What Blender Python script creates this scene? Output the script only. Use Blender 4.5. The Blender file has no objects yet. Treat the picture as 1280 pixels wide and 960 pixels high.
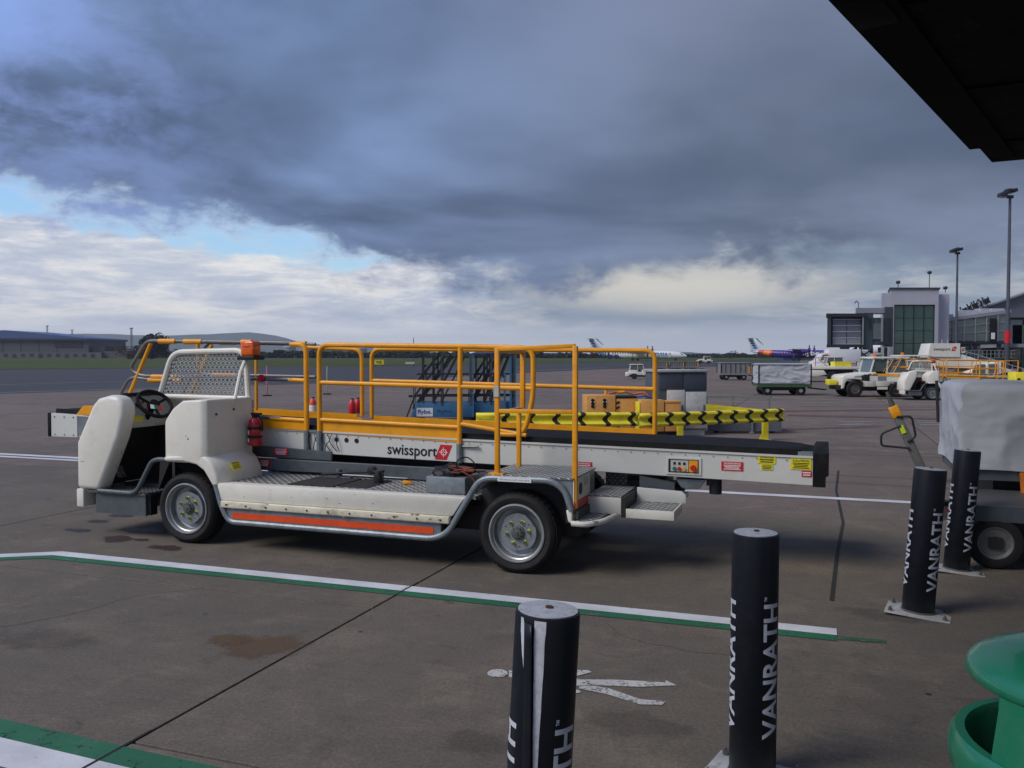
import bpy, bmesh, math, random
from mathutils import Vector, Matrix
R = math.radians
random.seed(7)
sc = bpy.context.scene
COL = sc.collection
def lin(c):
    c = c / 255.0
    return c / 12.92 if c <= 0.04045 else ((c + 0.055) / 1.055) ** 2.4
def rgb(r, g, b): return (lin(r), lin(g), lin(b), 1.0)

# ---------------------------------------------------------------- camera
FPX, EYE, PITCH = 1073.0, 1.6, math.atan(35 / 1073.0)
cam_d = bpy.data.cameras.new('camera'); cam = bpy.data.objects.new('camera', cam_d); COL.objects.link(cam)
cam_d.sensor_width = 36.0; cam_d.lens = 36.0 * FPX / 1280.0
cam_d.clip_start = 0.05; cam_d.clip_end = 40000
cam.location = (0, 0, EYE); cam.rotation_euler = (math.pi / 2 - PITCH, 0, 0)
sc.camera = cam
def ray(px, py):
    x = (px - 640) / FPX; z = -(py - 480) / FPX
    return Vector((x, math.cos(PITCH) + z * math.sin(PITCH), z * math.cos(PITCH) - math.sin(PITCH)))
def gp(px, py, h=0.0):                 # ground position seen at a picture point
    d = ray(px, py); t = (h - EYE) / d.z
    return Vector((d.x * t, d.y * t, h))
def at(px, py, Y):                     # point at distance Y in that direction
    d = ray(px, py); t = Y / d.y
    return Vector((d.x * t, Y, EYE + d.z * t))

# ---------------------------------------------------------------- light
SUN_EL, SUN_AZ = R(44), R(242)          # azimuth clockwise from +Y: behind the camera to the left
sun_d = bpy.data.lights.new('sun', 'SUN'); sun = bpy.data.objects.new('sun', sun_d); COL.objects.link(sun)
sun_d.energy = 1.7; sun_d.angle = R(30); sun_d.color = (1.0, 0.95, 0.88)
sdir = Vector((math.sin(SUN_AZ) * math.cos(SUN_EL), math.cos(SUN_AZ) * math.cos(SUN_EL), math.sin(SUN_EL)))
sun.rotation_euler = sdir.to_track_quat('Z', 'Y').to_euler()
sc.view_settings.view_transform = 'Standard'; sc.view_settings.look = 'None'
sc.view_settings.exposure = 0.50; sc.view_settings.gamma = 1.0
sc.view_settings.use_curve_mapping = False
sc.render.resolution_x, sc.render.resolution_y = 1024, 768
sc.cycles.max_bounces = 6; sc.cycles.volume_bounces = 0; sc.cycles.transparent_max_bounces = 12

# ---------------------------------------------------------------- sky: Nishita with a cloud deck
class NT:
    """tiny helper to write node trees"""
    def __init__(s, tree): s.t = tree; s.n = tree.nodes; s.l = tree.links
    def node(s, typ, **kw):
        n = s.n.new(typ)
        for k, v in kw.items(): setattr(n, k, v)
        return n
    def put(s, sock, v):
        if isinstance(v, bpy.types.NodeSocket): s.l.new(v, sock)
        else: sock.default_value = v
    def m(s, op, a, b=0.0, c=None, clamp=False):
        n = s.node('ShaderNodeMath', operation=op); n.use_clamp = clamp
        s.put(n.inputs[0], a); s.put(n.inputs[1], b)
        if c is not None: s.put(n.inputs[2], c)
        return n.outputs[0]
    def mix(s, f, a, b, blend='MIX'):
        n = s.node('ShaderNodeMix', data_type='RGBA', blend_type=blend)
        s.put(n.inputs[0], f); s.put(n.inputs[6], a); s.put(n.inputs[7], b)
        return n.outputs[2]
    def noise(s, vec, scale, detail=4, rough=0.55, dist=0.0, lac=2.0):
        n = s.node('ShaderNodeTexNoise'); s.put(n.inputs['Vector'], vec)
        n.inputs['Scale'].default_value = scale; n.inputs['Detail'].default_value = detail
        n.inputs['Roughness'].default_value = rough; n.inputs['Distortion'].default_value = dist
        n.inputs['Lacunarity'].default_value = lac
        return n.outputs['Fac']
    def comb(s, x, y, z=0.0):
        n = s.node('ShaderNodeCombineXYZ')
        for i, v in enumerate((x, y, z)): s.put(n.inputs[i], v)
        return n.outputs[0]
    def ramp(s, f, stops, interp='LINEAR'):
        n = s.node('ShaderNodeValToRGB'); cr = n.color_ramp; cr.interpolation = interp
        while len(cr.elements) < len(stops): cr.elements.new(0.5)
        for e, (p, c) in zip(cr.elements, stops):
            e.position = p; e.color = c if len(c) == 4 else (c[0], c[1], c[2], 1)
        s.put(n.inputs[0], f)
        return n.outputs[0]
    def sstep(s, x, a, b):
        n = s.node('ShaderNodeMapRange', interpolation_type='SMOOTHSTEP')
        s.put(n.inputs[0], x); n.inputs[1].default_value = a; n.inputs[2].default_value = b
        return n.outputs[0]
    def curve(s, x, pts):
        n = s.node('ShaderNodeFloatCurve'); c = n.mapping.curves[0]
        while len(c.points) < len(pts): c.points.new(0.5, 0.5)
        for p, (a, b) in zip(c.points, pts): p.location = (a, b); p.handle_type = 'AUTO'
        n.mapping.update(); s.put(n.inputs['Value'], x)
        return n.outputs[0]
world = bpy.data.worlds.new('World'); sc.world = world; world.use_nodes = True
W = NT(world.node_tree); W.n.clear()
tc = W.node('ShaderNodeTexCoord'); sep = W.node('ShaderNodeSeparateXYZ'); W.l.new(tc.outputs['Generated'], sep.inputs[0])
X, Y, Z = sep.outputs
el = W.m('ARCSINE', Z); az = W.m('ARCTAN2', X, Y)
azn = W.m('ADD', W.m('DIVIDE', az, 2 * math.pi), 0.5)
def azp(px): return (math.atan((px - 640) / FPX)) / (2 * math.pi) + 0.5
def elp(py): return (445 - py) / FPX
# cloud-plane coordinates (perspective of a flat deck) and stretched horizon coordinates
den = W.m('ADD', W.m('MAXIMUM', Z, 0.0), 0.10)
deck = W.comb(W.m('DIVIDE', X, den), W.m('DIVIDE', Y, den), 0.0)
band = W.comb(W.m('MULTIPLY', az, 5.0), W.m('MULTIPLY', el, 26.0), 0.0)
puff = W.comb(W.m('MULTIPLY', az, 9.0), W.m('MULTIPLY', el, 16.0), 3.0)
n_edge = W.noise(puff, 1.3, 8, 0.64, 0.2)
n_deck = W.noise(deck, 0.62, 5, 0.50, 0.25)
n_deck2 = W.noise(deck, 0.38, 3, 0.5, 0.2)
n_band = W.noise(band, 1.25, 8, 0.68, 0.25)
n_puff = W.noise(puff, 2.6, 5, 0.6, 0.2)
# lower limit of the dark deck, by azimuth
db = [(0.0, .12), (.25, .13), (azp(-150), .17), (azp(0), elp(268)), (azp(90), elp(278)), (azp(200), elp(296)), (azp(330), elp(296)), (azp(420), elp(320)),
      (azp(520), elp(346)), (azp(640), elp(360)), (azp(720), elp(352)), (azp(850), elp(336)), (azp(1000), elp(328)),
      (azp(1150), elp(342)), (azp(1280), elp(348)), (.75, .1), (1.0, .12)]
b_dark = W.curve(azn, db)
d_el = W.m('SUBTRACT', el, b_dark)
d_el = W.m('ADD', d_el, W.m('MULTIPLY', W.m('SUBTRACT', n_edge, 0.50), 0.17))
f_dark = W.sstep(d_el, -0.024, 0.030)
# upper limit of the white bank under it
wb = [(0.0, .2), (.25, .2), (azp(-150), .17), (azp(0), elp(286)), (azp(100), elp(298)), (azp(220), elp(312)), (azp(330), elp(324)), (azp(430), elp(334)),
      (azp(500), elp(318)), (azp(560), elp(290)), (azp(650), .25), (.75, .3), (1.0, .2)]
b_white = W.curve(azn, wb)
w_el = W.m('ADD', W.m('SUBTRACT', b_white, el), W.m('MULTIPLY', W.m('SUBTRACT', n_puff, 0.5), 0.045))
f_white = W.sstep(w_el, -0.004, 0.010)
# thin loose cloud in the blue gap
f_thin = W.m('MULTIPLY', W.sstep(n_puff, 0.56, 0.70), 0.45)
# colours
dk = W.mix(W.sstep(n_deck, 0.36, 0.64), rgb(74, 92, 122), rgb(124, 148, 190))
dk_r = W.mix(W.sstep(n_deck, 0.36, 0.64), rgb(84, 98, 120), rgb(120, 132, 156))
dark = W.mix(W.sstep(az, -0.25, 0.3), dk, dk_r)
dark = W.mix(W.m('MULTIPLY', W.m('MULTIPLY', W.sstep(az, -0.22, -0.5), W.sstep(n_edge, 0.38, 0.62)), 0.55), dark, rgb(134, 156, 214))
dark = W.mix(W.m('MULTIPLY', W.sstep(n_deck2, 0.45, 0.7), 0.35), dark, rgb(76, 88, 118))
# brighter bluish opening high on the left, purple-grey veil high on the right
tl = W.m('MULTIPLY', W.sstep(az, -0.40, -0.56), W.sstep(el, 0.22, 0.33))
tl = W.m('MULTIPLY', tl, W.sstep(n_deck, 0.35, 0.6))
dark = W.mix(tl, dark, rgb(138, 168, 232))
veil = W.m('MULTIPLY', W.sstep(el, 0.25, 0.45), W.sstep(az, -0.2, 0.2))
dark = W.mix(W.m('MULTIPLY', veil, 0.6), dark, rgb(124, 132, 162))
low_l = W.ramp(n_band, [(0.30, rgb(168, 180, 202)), (0.47, rgb(198, 205, 218)), (0.57, rgb(230, 230, 230)), (0.70, rgb(250, 246, 236))])
low_r = W.ramp(n_band, [(0.30, rgb(116, 134, 152)), (0.48, rgb(140, 154, 170)), (0.58, rgb(174, 180, 186)), (0.72, rgb(212, 208, 198))])
low = W.mix(W.sstep(az, -0.12, 0.06), low_l, low_r)
# cream break in the overcast to the right, low grey haze at the horizon
cx = W.m('MULTIPLY', W.m('SUBTRACT', az, math.atan(210 / FPX)), 5.6); cy = W.m('MULTIPLY', W.m('SUBTRACT', el, elp(362)), 34.0)
cd = W.m('ADD', W.m('MULTIPLY', cx, cx), W.m('MULTIPLY', cy, cy))
cream = W.m('MULTIPLY', W.sstep(W.m('ADD', cd, W.m('MULTIPLY', n_band, 2.2)), 2.6, 0.7), 0.9)
low = W.mix(cream, low, rgb(226, 220, 204))
low = W.mix(W.m('MULTIPLY', W.sstep(el, 0.05, 0.012), 0.85), low, W.mix(W.sstep(az, -0.12, 0.2), rgb(242, 247, 253), rgb(226, 232, 236)))
cloud = W.mix(f_dark, low, dark)
cover = W.m('MAXIMUM', W.m('MAXIMUM', f_dark, f_white), f_thin)
gr = W.mix(W.sstep(el, -0.02, 0.0), rgb(70, 70, 70), cloud)   # below the horizon
sky = W.node('ShaderNodeTexSky', sky_type='NISHITA'); sky.sun_disc = False
sky.sun_elevation = SUN_EL; sky.sun_rotation = SUN_AZ; sky.altitude = 20; sky.air_density = 1.3; sky.dust_density = 0.6; sky.ozone_density = 2.0
bg1 = W.node('ShaderNodeBackground'); W.l.new(W.mix(1.0, sky.outputs[0], (.74, .90, 1.16, 1), 'MULTIPLY'), bg1.inputs[0]); bg1.inputs[1].default_value = 0.11
bg2 = W.node('ShaderNodeBackground'); W.l.new(gr, bg2.inputs[0]); bg2.inputs[1].default_value = 0.77
mx = W.node('ShaderNodeMixShader'); W.l.new(cover, mx.inputs[0]); W.l.new(bg1.outputs[0], mx.inputs[1]); W.l.new(bg2.outputs[0], mx.inputs[2])
wo = W.node('ShaderNodeOutputWorld'); W.l.new(mx.outputs[0], wo.inputs[0])

# ---------------------------------------------------------------- materials
def mat(name, col, rough=0.5, metal=0.0, var=0.12, scale=6.0, bump=0.0, bscale=60.0, dirt=0.0, dirtcol=(60, 52, 44), spec=0.5, coat=0.0, emit=None):
    m = bpy.data.materials.new(name); m.use_nodes = True
    T = NT(m.node_tree); b = T.n['Principled BSDF']
    tc = T.node('ShaderNodeTexCoord'); v = tc.outputs['Object']
    base = rgb(*col)
    f = T.noise(v, scale, 5, 0.6)
    dk = tuple(c * (1 - var) for c in base[:3]) + (1,); lt = tuple(min(1, c * (1 + var)) for c in base[:3]) + (1,)
    c = T.mix(T.sstep(f, 0.3, 0.7), dk, lt)
    if dirt > 0:
        g = T.noise(v, scale * 2.3, 7, 0.72, 0.6)
        g2 = T.noise(v, scale * 9, 3, 0.6)
        k = T.m('MULTIPLY', T.sstep(T.m('ADD', g, T.m('MULTIPLY', g2, 0.25)), 0.60, 0.86), dirt)
        c = T.mix(k, c, rgb(*dirtcol))
    T.l.new(c, b.inputs['Base Color'])
    b.inputs['Metallic'].default_value = metal
    b.inputs['Specular IOR Level'].default_value = spec
    if coat: b.inputs['Coat Weight'].default_value = coat
    r = T.m('ADD', rough - 0.08, T.m('MULTIPLY', T.noise(v, scale * 3, 3), 0.16))
    T.l.new(r, b.inputs['Roughness'])
    if bump > 0:
        bn = T.node('ShaderNodeBump'); bn.inputs['Strength'].default_value = bump; bn.inputs['Distance'].default_value = 0.01
        T.l.new(T.noise(v, bscale, 4), bn.inputs['Height']); T.l.new(bn.outputs[0], b.inputs['Normal'])
    if emit:
        b.inputs['Emission Color'].default_value = rgb(*emit[0]); b.inputs['Emission Strength'].default_value = emit[1]
    return m
def mat_ground(name, c1, c2, c3, fine=60, random_tint=0.0, streak=True, rough=0.85, spots=True, cracks=False, soft=0.0):
    """concrete / asphalt: broad patches, fine aggregate, brushed streaks and small stains"""
    m = bpy.data.materials.new(name); m.use_nodes = True
    T = NT(m.node_tree); b = T.n['Principled BSDF']
    g = T.node('ShaderNodeNewGeometry'); p = g.outputs['Position']
    mp = T.node('ShaderNodeMapping'); mp.inputs['Rotation'].default_value = (0, 0, R(20)); T.l.new(p, mp.inputs[0])
    s = T.node('ShaderNodeSeparateXYZ'); T.l.new(mp.outputs[0], s.inputs[0])
    big = T.noise(p, 0.22, 5, 0.6, 0.5); mid = T.noise(p, 1.7, 6, 0.65, 0.3); fin = T.noise(p, fine, 4, 0.7); grit = T.noise(p, fine * 3.2, 2, 0.6)
    c = T.mix(T.sstep(big, 0.3, 0.7), rgb(*c1), rgb(*c2))
    c = T.mix(T.m('MULTIPLY', T.sstep(mid, 0.46, 0.70), 0.8), c, rgb(*c3))
    m2 = T.noise(p, 6.5, 6, 0.72, 0.5); c = T.mix(T.m('MULTIPLY', T.sstep(m2, 0.50, 0.72), 0.45), c, rgb(*[x * 0.70 for x in c1]))
    m3 = T.noise(p, 3.1, 5, 0.6, 1.2); c = T.mix(T.m('MULTIPLY', T.sstep(m3, 0.56, 0.72), 0.35), c, rgb(*[min(255, x * 1.22) for x in c1]))
    if streak:
        st = T.noise(T.comb(T.m('MULTIPLY', s.outputs[0], 1.2), T.m('MULTIPLY', s.outputs[1], 26)), 1.0, 4, 0.6)
        c = T.mix(T.m('MULTIPLY', T.sstep(st, 0.35, 0.8), 0.22), c, rgb(*[x * 0.72 for x in c1]))
    v = T.m('ADD', T.m('MULTIPLY', fin, 0.9), T.m('MULTIPLY', grit, 0.7))
    c = T.mix(1.0, c, T.ramp(v, [(0.45, (.62, .62, .62)), (0.8, (.98, .98, .98)), (1.08, (1.38, 1.36, 1.33))]), 'MULTIPLY')
    if spots:
        sp = T.noise(p, 5.5, 3, 0.5, 0.3)
        c = T.mix(T.m('MULTIPLY', T.sstep(sp, 0.70, 0.76), 0.45), c, rgb(*[x * 0.5 for x in c1]))
        sp2 = T.noise(p, 0.9, 6, 0.75, 0.8)
        c = T.mix(T.m('MULTIPLY', T.sstep(sp2, 0.60, 0.72), 0.30), c, rgb(*[x * 0.6 for x in c1]))
    if random_tint > 0:
        oi = T.node('ShaderNodeObjectInfo')
        k = T.m('ADD', 1 - random_tint, T.m('MULTIPLY', oi.outputs['Random'], 2 * random_tint))
        c = T.mix(1.0, c, T.comb(k, k, k), 'MULTIPLY')
    T.l.new(c, b.inputs['Base Color'])
    T.l.new(T.m('ADD', rough - 0.12, T.m('MULTIPLY', mid, 0.24)), b.inputs['Roughness'])
    b.inputs['Specular IOR Level'].default_value = 0.35
    bn = T.node('ShaderNodeBump'); bn.inputs['Strength'].default_value = 0.5; bn.inputs['Distance'].default_value = 0.004
    T.l.new(v, bn.inputs['Height']); T.l.new(bn.outputs[0], b.inputs['Normal'])
    return m
def mat_paint_line(name, col, wear=0.45):
    m = bpy.data.materials.new(name); m.use_nodes = True
    T = NT(m.node_tree); b = T.n['Principled BSDF']
    p = T.node('ShaderNodeNewGeometry').outputs['Position']
    a = T.noise(p, 5, 7, 0.75, 0.5); f = T.noise(p, 40, 4, 0.75)
    c = T.mix(T.sstep(T.noise(p, 3, 4), .3, .7), rgb(*[x * 0.90 for x in col]), rgb(*col))
    k = T.sstep(T.m('ADD', T.m('MULTIPLY', a, 0.62), T.m('MULTIPLY', f, 0.5)), 0.72 - 0.1 * wear, 0.86 - 0.16 * wear)
    c = T.mix(T.m('MULTIPLY', k, 0.85), c, rgb(112, 102, 95))
    c = T.mix(T.m('MULTIPLY', T.sstep(f, .5, .8), .25), c, rgb(*[x * 0.6 for x in col]))
    T.l.new(c, b.inputs['Base Color']); b.inputs['Roughness'].default_value = 0.7
    w2 = T.noise(p, 9, 6, 0.8, 0.8); w3 = T.noise(p, 70, 3, 0.7)
    hole = T.sstep(T.m('ADD', T.m('MULTIPLY', w2, 0.75), T.m('MULTIPLY', w3, 0.35)), 0.675 - 0.07 * wear, 0.71 - 0.07 * wear)
    tr = T.node('ShaderNodeBsdfTransparent'); ms = T.node('ShaderNodeMixShader'); T.l.new(T.m('MULTIPLY', hole, 0.85), ms.inputs[0]); T.l.new(b.outputs[0], ms.inputs[1]); T.l.new(tr.outputs[0], ms.inputs[2]); T.l.new(ms.outputs[0], T.n['Material Output'].inputs[0])
    return m
def mat_tread(name, base=(112, 112, 108), top=(232, 232, 226), pitch=0.072, rot=0):
    """aluminium five-bar tread plate: raised lozenges alternating in direction"""
    m = bpy.data.materials.new(name); m.use_nodes = True
    T = NT(m.node_tree); b = T.n['Principled BSDF']
    v = T.node('ShaderNodeTexCoord').outputs['Object']
    s = T.node('ShaderNodeSeparateXYZ'); T.l.new(v, s.inputs[0]); x, y, z = s.outputs
    y = T.m('ADD', y, T.m('MULTIPLY', z, 1.0))
    a = T.m('DIVIDE', T.m('ADD', x, y), pitch); c = T.m('DIVIDE', T.m('SUBTRACT', x, y), pitch)
    fa, fc = T.m('FRACT', a), T.m('FRACT', c)
    par = T.m('MODULO', T.m('ABSOLUTE', T.m('ADD', T.m('FLOOR', a), T.m('FLOOR', c))), 2.0)
    ua = T.m('ABSOLUTE', T.m('SUBTRACT', fa, .5)); uc = T.m('ABSOLUTE', T.m('SUBTRACT', fc, .5))
    e1 = T.m('ADD', T.m('MULTIPLY', ua, 1.1), T.m('MULTIPLY', uc, 3.2)); e2 = T.m('ADD', T.m('MULTIPLY', ua, 3.2), T.m('MULTIPLY', uc, 1.1))
    e = T.m('ADD', T.m('MULTIPLY', e1, par), T.m('MULTIPLY', e2, T.m('SUBTRACT', 1.0, par)))
    k = T.sstep(e, 0.62, 0.42)
    d = T.noise(v, 9, 5, .7)
    col = T.mix(k, rgb(*base), rgb(*top)); col = T.mix(T.m('MULTIPLY', T.sstep(d, .45, .75), .5), col, rgb(70, 64, 58))
    T.l.new(col, b.inputs['Base Color']); b.inputs['Metallic'].default_value = 0.1; b.inputs['Roughness'].default_value = 0.5
    bn = T.node('ShaderNodeBump'); bn.inputs['Strength'].default_value = 0.8; bn.inputs['Distance'].default_value = 0.003
    T.l.new(k, bn.inputs['Height']); T.l.new(bn.outputs[0], b.inputs['Normal'])
    return m
MW = mat('white_paint', (226, 222, 208), .38, var=.04, scale=3, bump=.05, dirt=.16, dirtcol=(150, 138, 118))
MCREAM = mat('cream_strip', (214, 206, 182), .5, var=.08, scale=5, dirt=.5, dirtcol=(110, 98, 80))
MWB = mat('boom_white', (206, 206, 198), .42, var=.04, scale=2, dirt=.16, dirtcol=(150, 144, 130))
MYEL = mat('rail_yellow', (238, 160, 16), .38, var=.08, scale=5, dirt=.3, dirtcol=(150, 96, 20))
MGALV = mat('galvanised', (128, 136, 140), .45, metal=.35, var=.16, scale=14, dirt=.4, dirtcol=(86, 86, 82))
MBEAM = mat('beam_grey', (88, 94, 98), .5, metal=.2, var=.12, scale=6, dirt=.5, dirtcol=(60, 60, 58))
MTUBE = mat('tube_steel', (112, 110, 108), .42, metal=.3, var=.12, scale=12)
MBLK = mat('black_rubber', (15, 15, 17), .75, spec=.25, var=.2, scale=8, dirt=.3, dirtcol=(62, 58, 54))
MTYRE = mat('tyre_rubber', (22, 22, 23), .8, var=.2, scale=8, dirt=.4, dirtcol=(50, 46, 42), bump=.2)
MDARK = mat('dark_interior', (38, 40, 42), .6, var=.2, scale=5, dirt=.4, dirtcol=(70, 64, 56))
MCHAS = mat('chassis_black', (30, 30, 31), .6, var=.2, scale=5, dirt=.4, dirtcol=(64, 58, 50))
MPANEL = mat('dash_grey', (186, 186, 178), .5, var=.06, scale=6, dirt=.3)
MRIM = mat('rim_silver', (164, 166, 166), .35, metal=.5, var=.08, scale=12, dirt=.45, dirtcol=(70, 64, 56))
MHUB = mat('hub_grey', (112, 112, 108), .4, metal=.6, var=.1, scale=30, dirt=.4)
MNEON = mat('neon_yellow', (200, 226, 20), .5, var=.05)
MRED = mat('label_red', (196, 26, 34), .4, var=.06, scale=20)
MYLAB = mat('label_yellow', (226, 214, 30), .4, var=.06, scale=20)
MORG = mat('stripe_orange', (224, 76, 22), .45, var=.06, scale=6, dirt=.3)
MPRINT = mat('print_white', (226, 226, 222), .5, var=.03)
MPBLK = mat('print_black', (16, 16, 18), .5, var=.03)
MBLUE = mat('print_blue', (40, 70, 150), .5, var=.03)
MAMB = mat('beacon_amber', (232, 98, 10), .2, var=.1, scale=30, coat=.6)
MGREEN = mat('green_plastic', (20, 112, 80), .28, var=.05, scale=3, coat=.3, dirt=.12, dirtcol=(120, 140, 130))
MNAVY = mat('bollard_navy', (13, 17, 26), .42, var=.12, scale=5, dirt=.3, dirtcol=(44, 44, 46), spec=.35)
MPLATE = mat('plate_pale', (168, 168, 166), .6, var=.12, scale=10, dirt=.7, dirtcol=(96, 84, 72))
MLETTER = mat('letter_white', (188, 192, 198), .5, var=.05, scale=20)
MRUST = mat('rust', (82, 52, 34), .8, var=.3, scale=30)
MTREAD = mat_tread('tread_plate'); MTREAD2 = mat_tread('tread_plate_dark', (76, 78, 80), (150, 152, 150), .045)
MMAT = mat('rubber_mat', (36, 36, 38), .8, var=.2, scale=10, dirt=.6, dirtcol=(90, 84, 78))

# ---------------------------------------------------------------- mesh helpers
class M:
    def __init__(s): s.b = bmesh.new()
    def box(s, x0, x1, y0, y1, z0, z1, mi=0):
        v = [s.b.verts.new(p) for p in ((x0,y0,z0),(x1,y0,z0),(x1,y1,z0),(x0,y1,z0),(x0,y0,z1),(x1,y0,z1),(x1,y1,z1),(x0,y1,z1))]
        for f in ((0,3,2,1),(4,5,6,7),(0,1,5,4),(1,2,6,5),(2,3,7,6),(3,0,4,7)):
            s.b.faces.new([v[i] for i in f]).material_index = mi
        return s
    def obox(s, c, sx, sy, sz, rot=(0,0,0), mi=0):
        Mx = Matrix.Translation(Vector(c)) @ (rot if isinstance(rot, Matrix) else Matrix.Rotation(rot[2],4,'Z') @ Matrix.Rotation(rot[1],4,'Y') @ Matrix.Rotation(rot[0],4,'X'))
        v = [s.b.verts.new(Mx @ Vector((a*sx/2,b*sy/2,d*sz/2))) for d in (-1,1) for a,b in ((-1,-1),(1,-1),(1,1),(-1,1))]
        for f in ((0,3,2,1),(4,5,6,7),(0,1,5,4),(1,2,6,5),(2,3,7,6),(3,0,4,7)):
            s.b.faces.new([v[i] for i in f]).material_index = mi
        return s
    def bar(s, a, b, w, h, mi=0):          # rectangular bar between two points
        a, b = Vector(a), Vector(b); d = b - a
        q = d.to_track_quat('X', 'Z').to_matrix().to_4x4()
        return s.obox((a + b) / 2, d.length, w, h, q, mi)
    def prism(s, pts, a0, a1, axis='y', mi=0):
        def P(p, a):
            return {'y': (p[0], a, p[1]), 'x': (a, p[0], p[1]), 'z': (p[0], p[1], a)}[axis]
        A = [s.b.verts.new(P(p, a0)) for p in pts]; B = [s.b.verts.new(P(p, a1)) for p in pts]
        n = len(pts)
        s.b.faces.new(A).material_index = mi; s.b.faces.new(B[::-1]).material_index = mi
        for i in range(n): s.b.faces.new((A[(i+1)%n], A[i], B[i], B[(i+1)%n])).material_index = mi
        return s
    def loft(s, rings, cap=True, mi=0, closed=True):
        V = [[s.b.verts.new(p) for p in r] for r in rings]
        for a, b in zip(V, V[1:]):
            n = len(a)
            for i in range(n if closed else n - 1):
                s.b.faces.new((a[i], a[(i+1)%n], b[(i+1)%n], b[i])).material_index = mi
        if cap:
            s.b.faces.new(V[0][::-1]).material_index = mi; s.b.faces.new(V[-1]).material_index = mi
        return s
    def tube(s, pts, r, n=8, fillet=0.0, cap=True, mi=0, closed=False, r2=None):
        P = [Vector(p) for p in pts]
        if fillet > 0:
            Q = [P[0]] if not closed else []
            idx = range(1, len(P)-1) if not closed else range(len(P))
            for i in idx:
                a, b, c = P[i-1], P[i], P[(i+1) % len(P)]
                d1, d2 = (a-b), (c-b); f = min(fillet, d1.length*.49, d2.length*.49)
                d1.normalize(); d2.normalize(); p1, p2 = b + d1*f, b + d2*f
                for k in range(6):
                    t = k/5; Q.append(p1*(1-t)**2 + b*2*t*(1-t) + p2*t*t)
            if not closed: Q.append(P[-1])
            P = Q
        rings = []; up = None
        N = len(P)
        for i, p in enumerate(P):
            t = (P[(i+1) % N] - P[i-1]) if (closed or 0 < i < N-1) else (P[1]-P[0] if i == 0 else P[-1]-P[-2])
            t.normalize()
            if up is None:
                up = Vector((0,0,1)) if abs(t.z) < .9 else Vector((1,0,0))
            up = (up - t*up.dot(t)).normalized(); sd = t.cross(up)
            rr = r if r2 is None else r + (r2-r)*i/(N-1)
            rings.append([p + (up*math.cos(a) + sd*math.sin(a))*rr for a in (2*math.pi*k/n for k in range(n))])
        if closed: rings.append(rings[0])
        V = [[s.b.verts.new(p) for p in r_] for r_ in (rings[:-1] if closed else rings)]
        if closed: V.append(V[0])
        for a, b in zip(V, V[1:]):
            for i in range(n):
                s.b.faces.new((a[i], a[(i+1)%n], b[(i+1)%n], b[i])).material_index = mi
        if cap and not closed:
            s.b.faces.new(V[0][::-1]).material_index = mi; s.b.faces.new(V[-1]).material_index = mi
        return s
    def lathe(s, prof, n=24, c=(0,0,0), axis='z', mi=0, a0=0, a1=None, mi_f=None):
        full = a1 is None; a1 = a0 + 2*math.pi if full else a1
        cnt = n if full else n + 1
        def P(r, h, a):
            x, y = r*math.cos(a), r*math.sin(a)
            p = {'z': (x, y, h), 'y': (x, h, y), 'x': (h, x, y)}[axis]
            return (p[0]+c[0], p[1]+c[1], p[2]+c[2])
        rings = []
        for (r, h) in prof:
            if r < 1e-6: rings.append([s.b.verts.new(P(0, h, 0))])
            else: rings.append([s.b.verts.new(P(r, h, a0 + (a1-a0)*k/n)) for k in range(cnt)])
        for j, (a, b) in enumerate(zip(rings, rings[1:])):
            m_ = mi_f[j] if mi_f else mi
            for i in range(n):
                i2 = (i+1) % cnt
                if len(a) == 1 and len(b) == 1: continue
                if len(a) == 1: f = s.b.faces.new((a[0], b[i2], b[i]))
                elif len(b) == 1: f = s.b.faces.new((a[i], a[i2], b[0]))
                else: f = s.b.faces.new((a[i], a[i2], b[i2], b[i]))
                f.material_index = m_
        return s
    def cyl(s, c, r, h, n=16, axis='z', mi=0):
        return s.lathe([(0,-h/2),(r,-h/2),(r,h/2),(0,h/2)], n, c, axis, mi)
    def face(s, pts, mi=0):
        s.b.faces.new([s.b.verts.new(p) for p in pts]).material_index = mi; return s
    def mesh(s, name, mats, bevel=0, seg=2, angle=35, recalc=True):
        b = s.b
        if recalc: bmesh.ops.recalc_face_normals(b, faces=b.faces)
        if bevel > 0:
            es = [e for e in b.edges if len(e.link_faces) == 2 and e.calc_face_angle(0) > R(30)]
            if es: bmesh.ops.bevel(b, geom=es, offset=bevel, segments=seg, profile=.5, affect='EDGES', clamp_overlap=True)
        for f in b.faces: f.smooth = True
        for e in b.edges:
            if len(e.link_faces) == 2 and e.calc_face_angle(0) > R(angle): e.smooth = False
        me = bpy.data.meshes.new(name); b.to_mesh(me); b.free()
        for m_ in (mats if isinstance(mats, (list, tuple)) else [mats]): me.materials.append(m_)
        return me
    def build(s, name, mats, parent=None, bevel=0, seg=2, angle=35, recalc=True):
        o = bpy.data.objects.new(name, s.mesh(name, mats, bevel, seg, angle, recalc)); COL.objects.link(o)
        if parent: o.parent = parent
        return o
def tag(o, label=None, cat=None, group=None, kind=None):
    if label: o['label'] = label
    if cat: o['category'] = cat
    if group: o['group'] = group
    if kind: o['kind'] = kind
    return o
def thing(name, label, cat, loc=(0,0,0), rz=0, group=None, scale=1.0):
    o = bpy.data.objects.new(name, None); COL.objects.link(o); o.empty_display_size = .2
    o.location = loc; o.rotation_euler = (0, 0, rz); o.scale = (scale,)*3
    return tag(o, label, cat, group)
def dup(me, name, parent, loc=(0,0,0), rot=(0,0,0)):
    o = bpy.data.objects.new(name, me); COL.objects.link(o); o.parent = parent; o.location = loc; o.rotation_euler = rot
    return o
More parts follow.
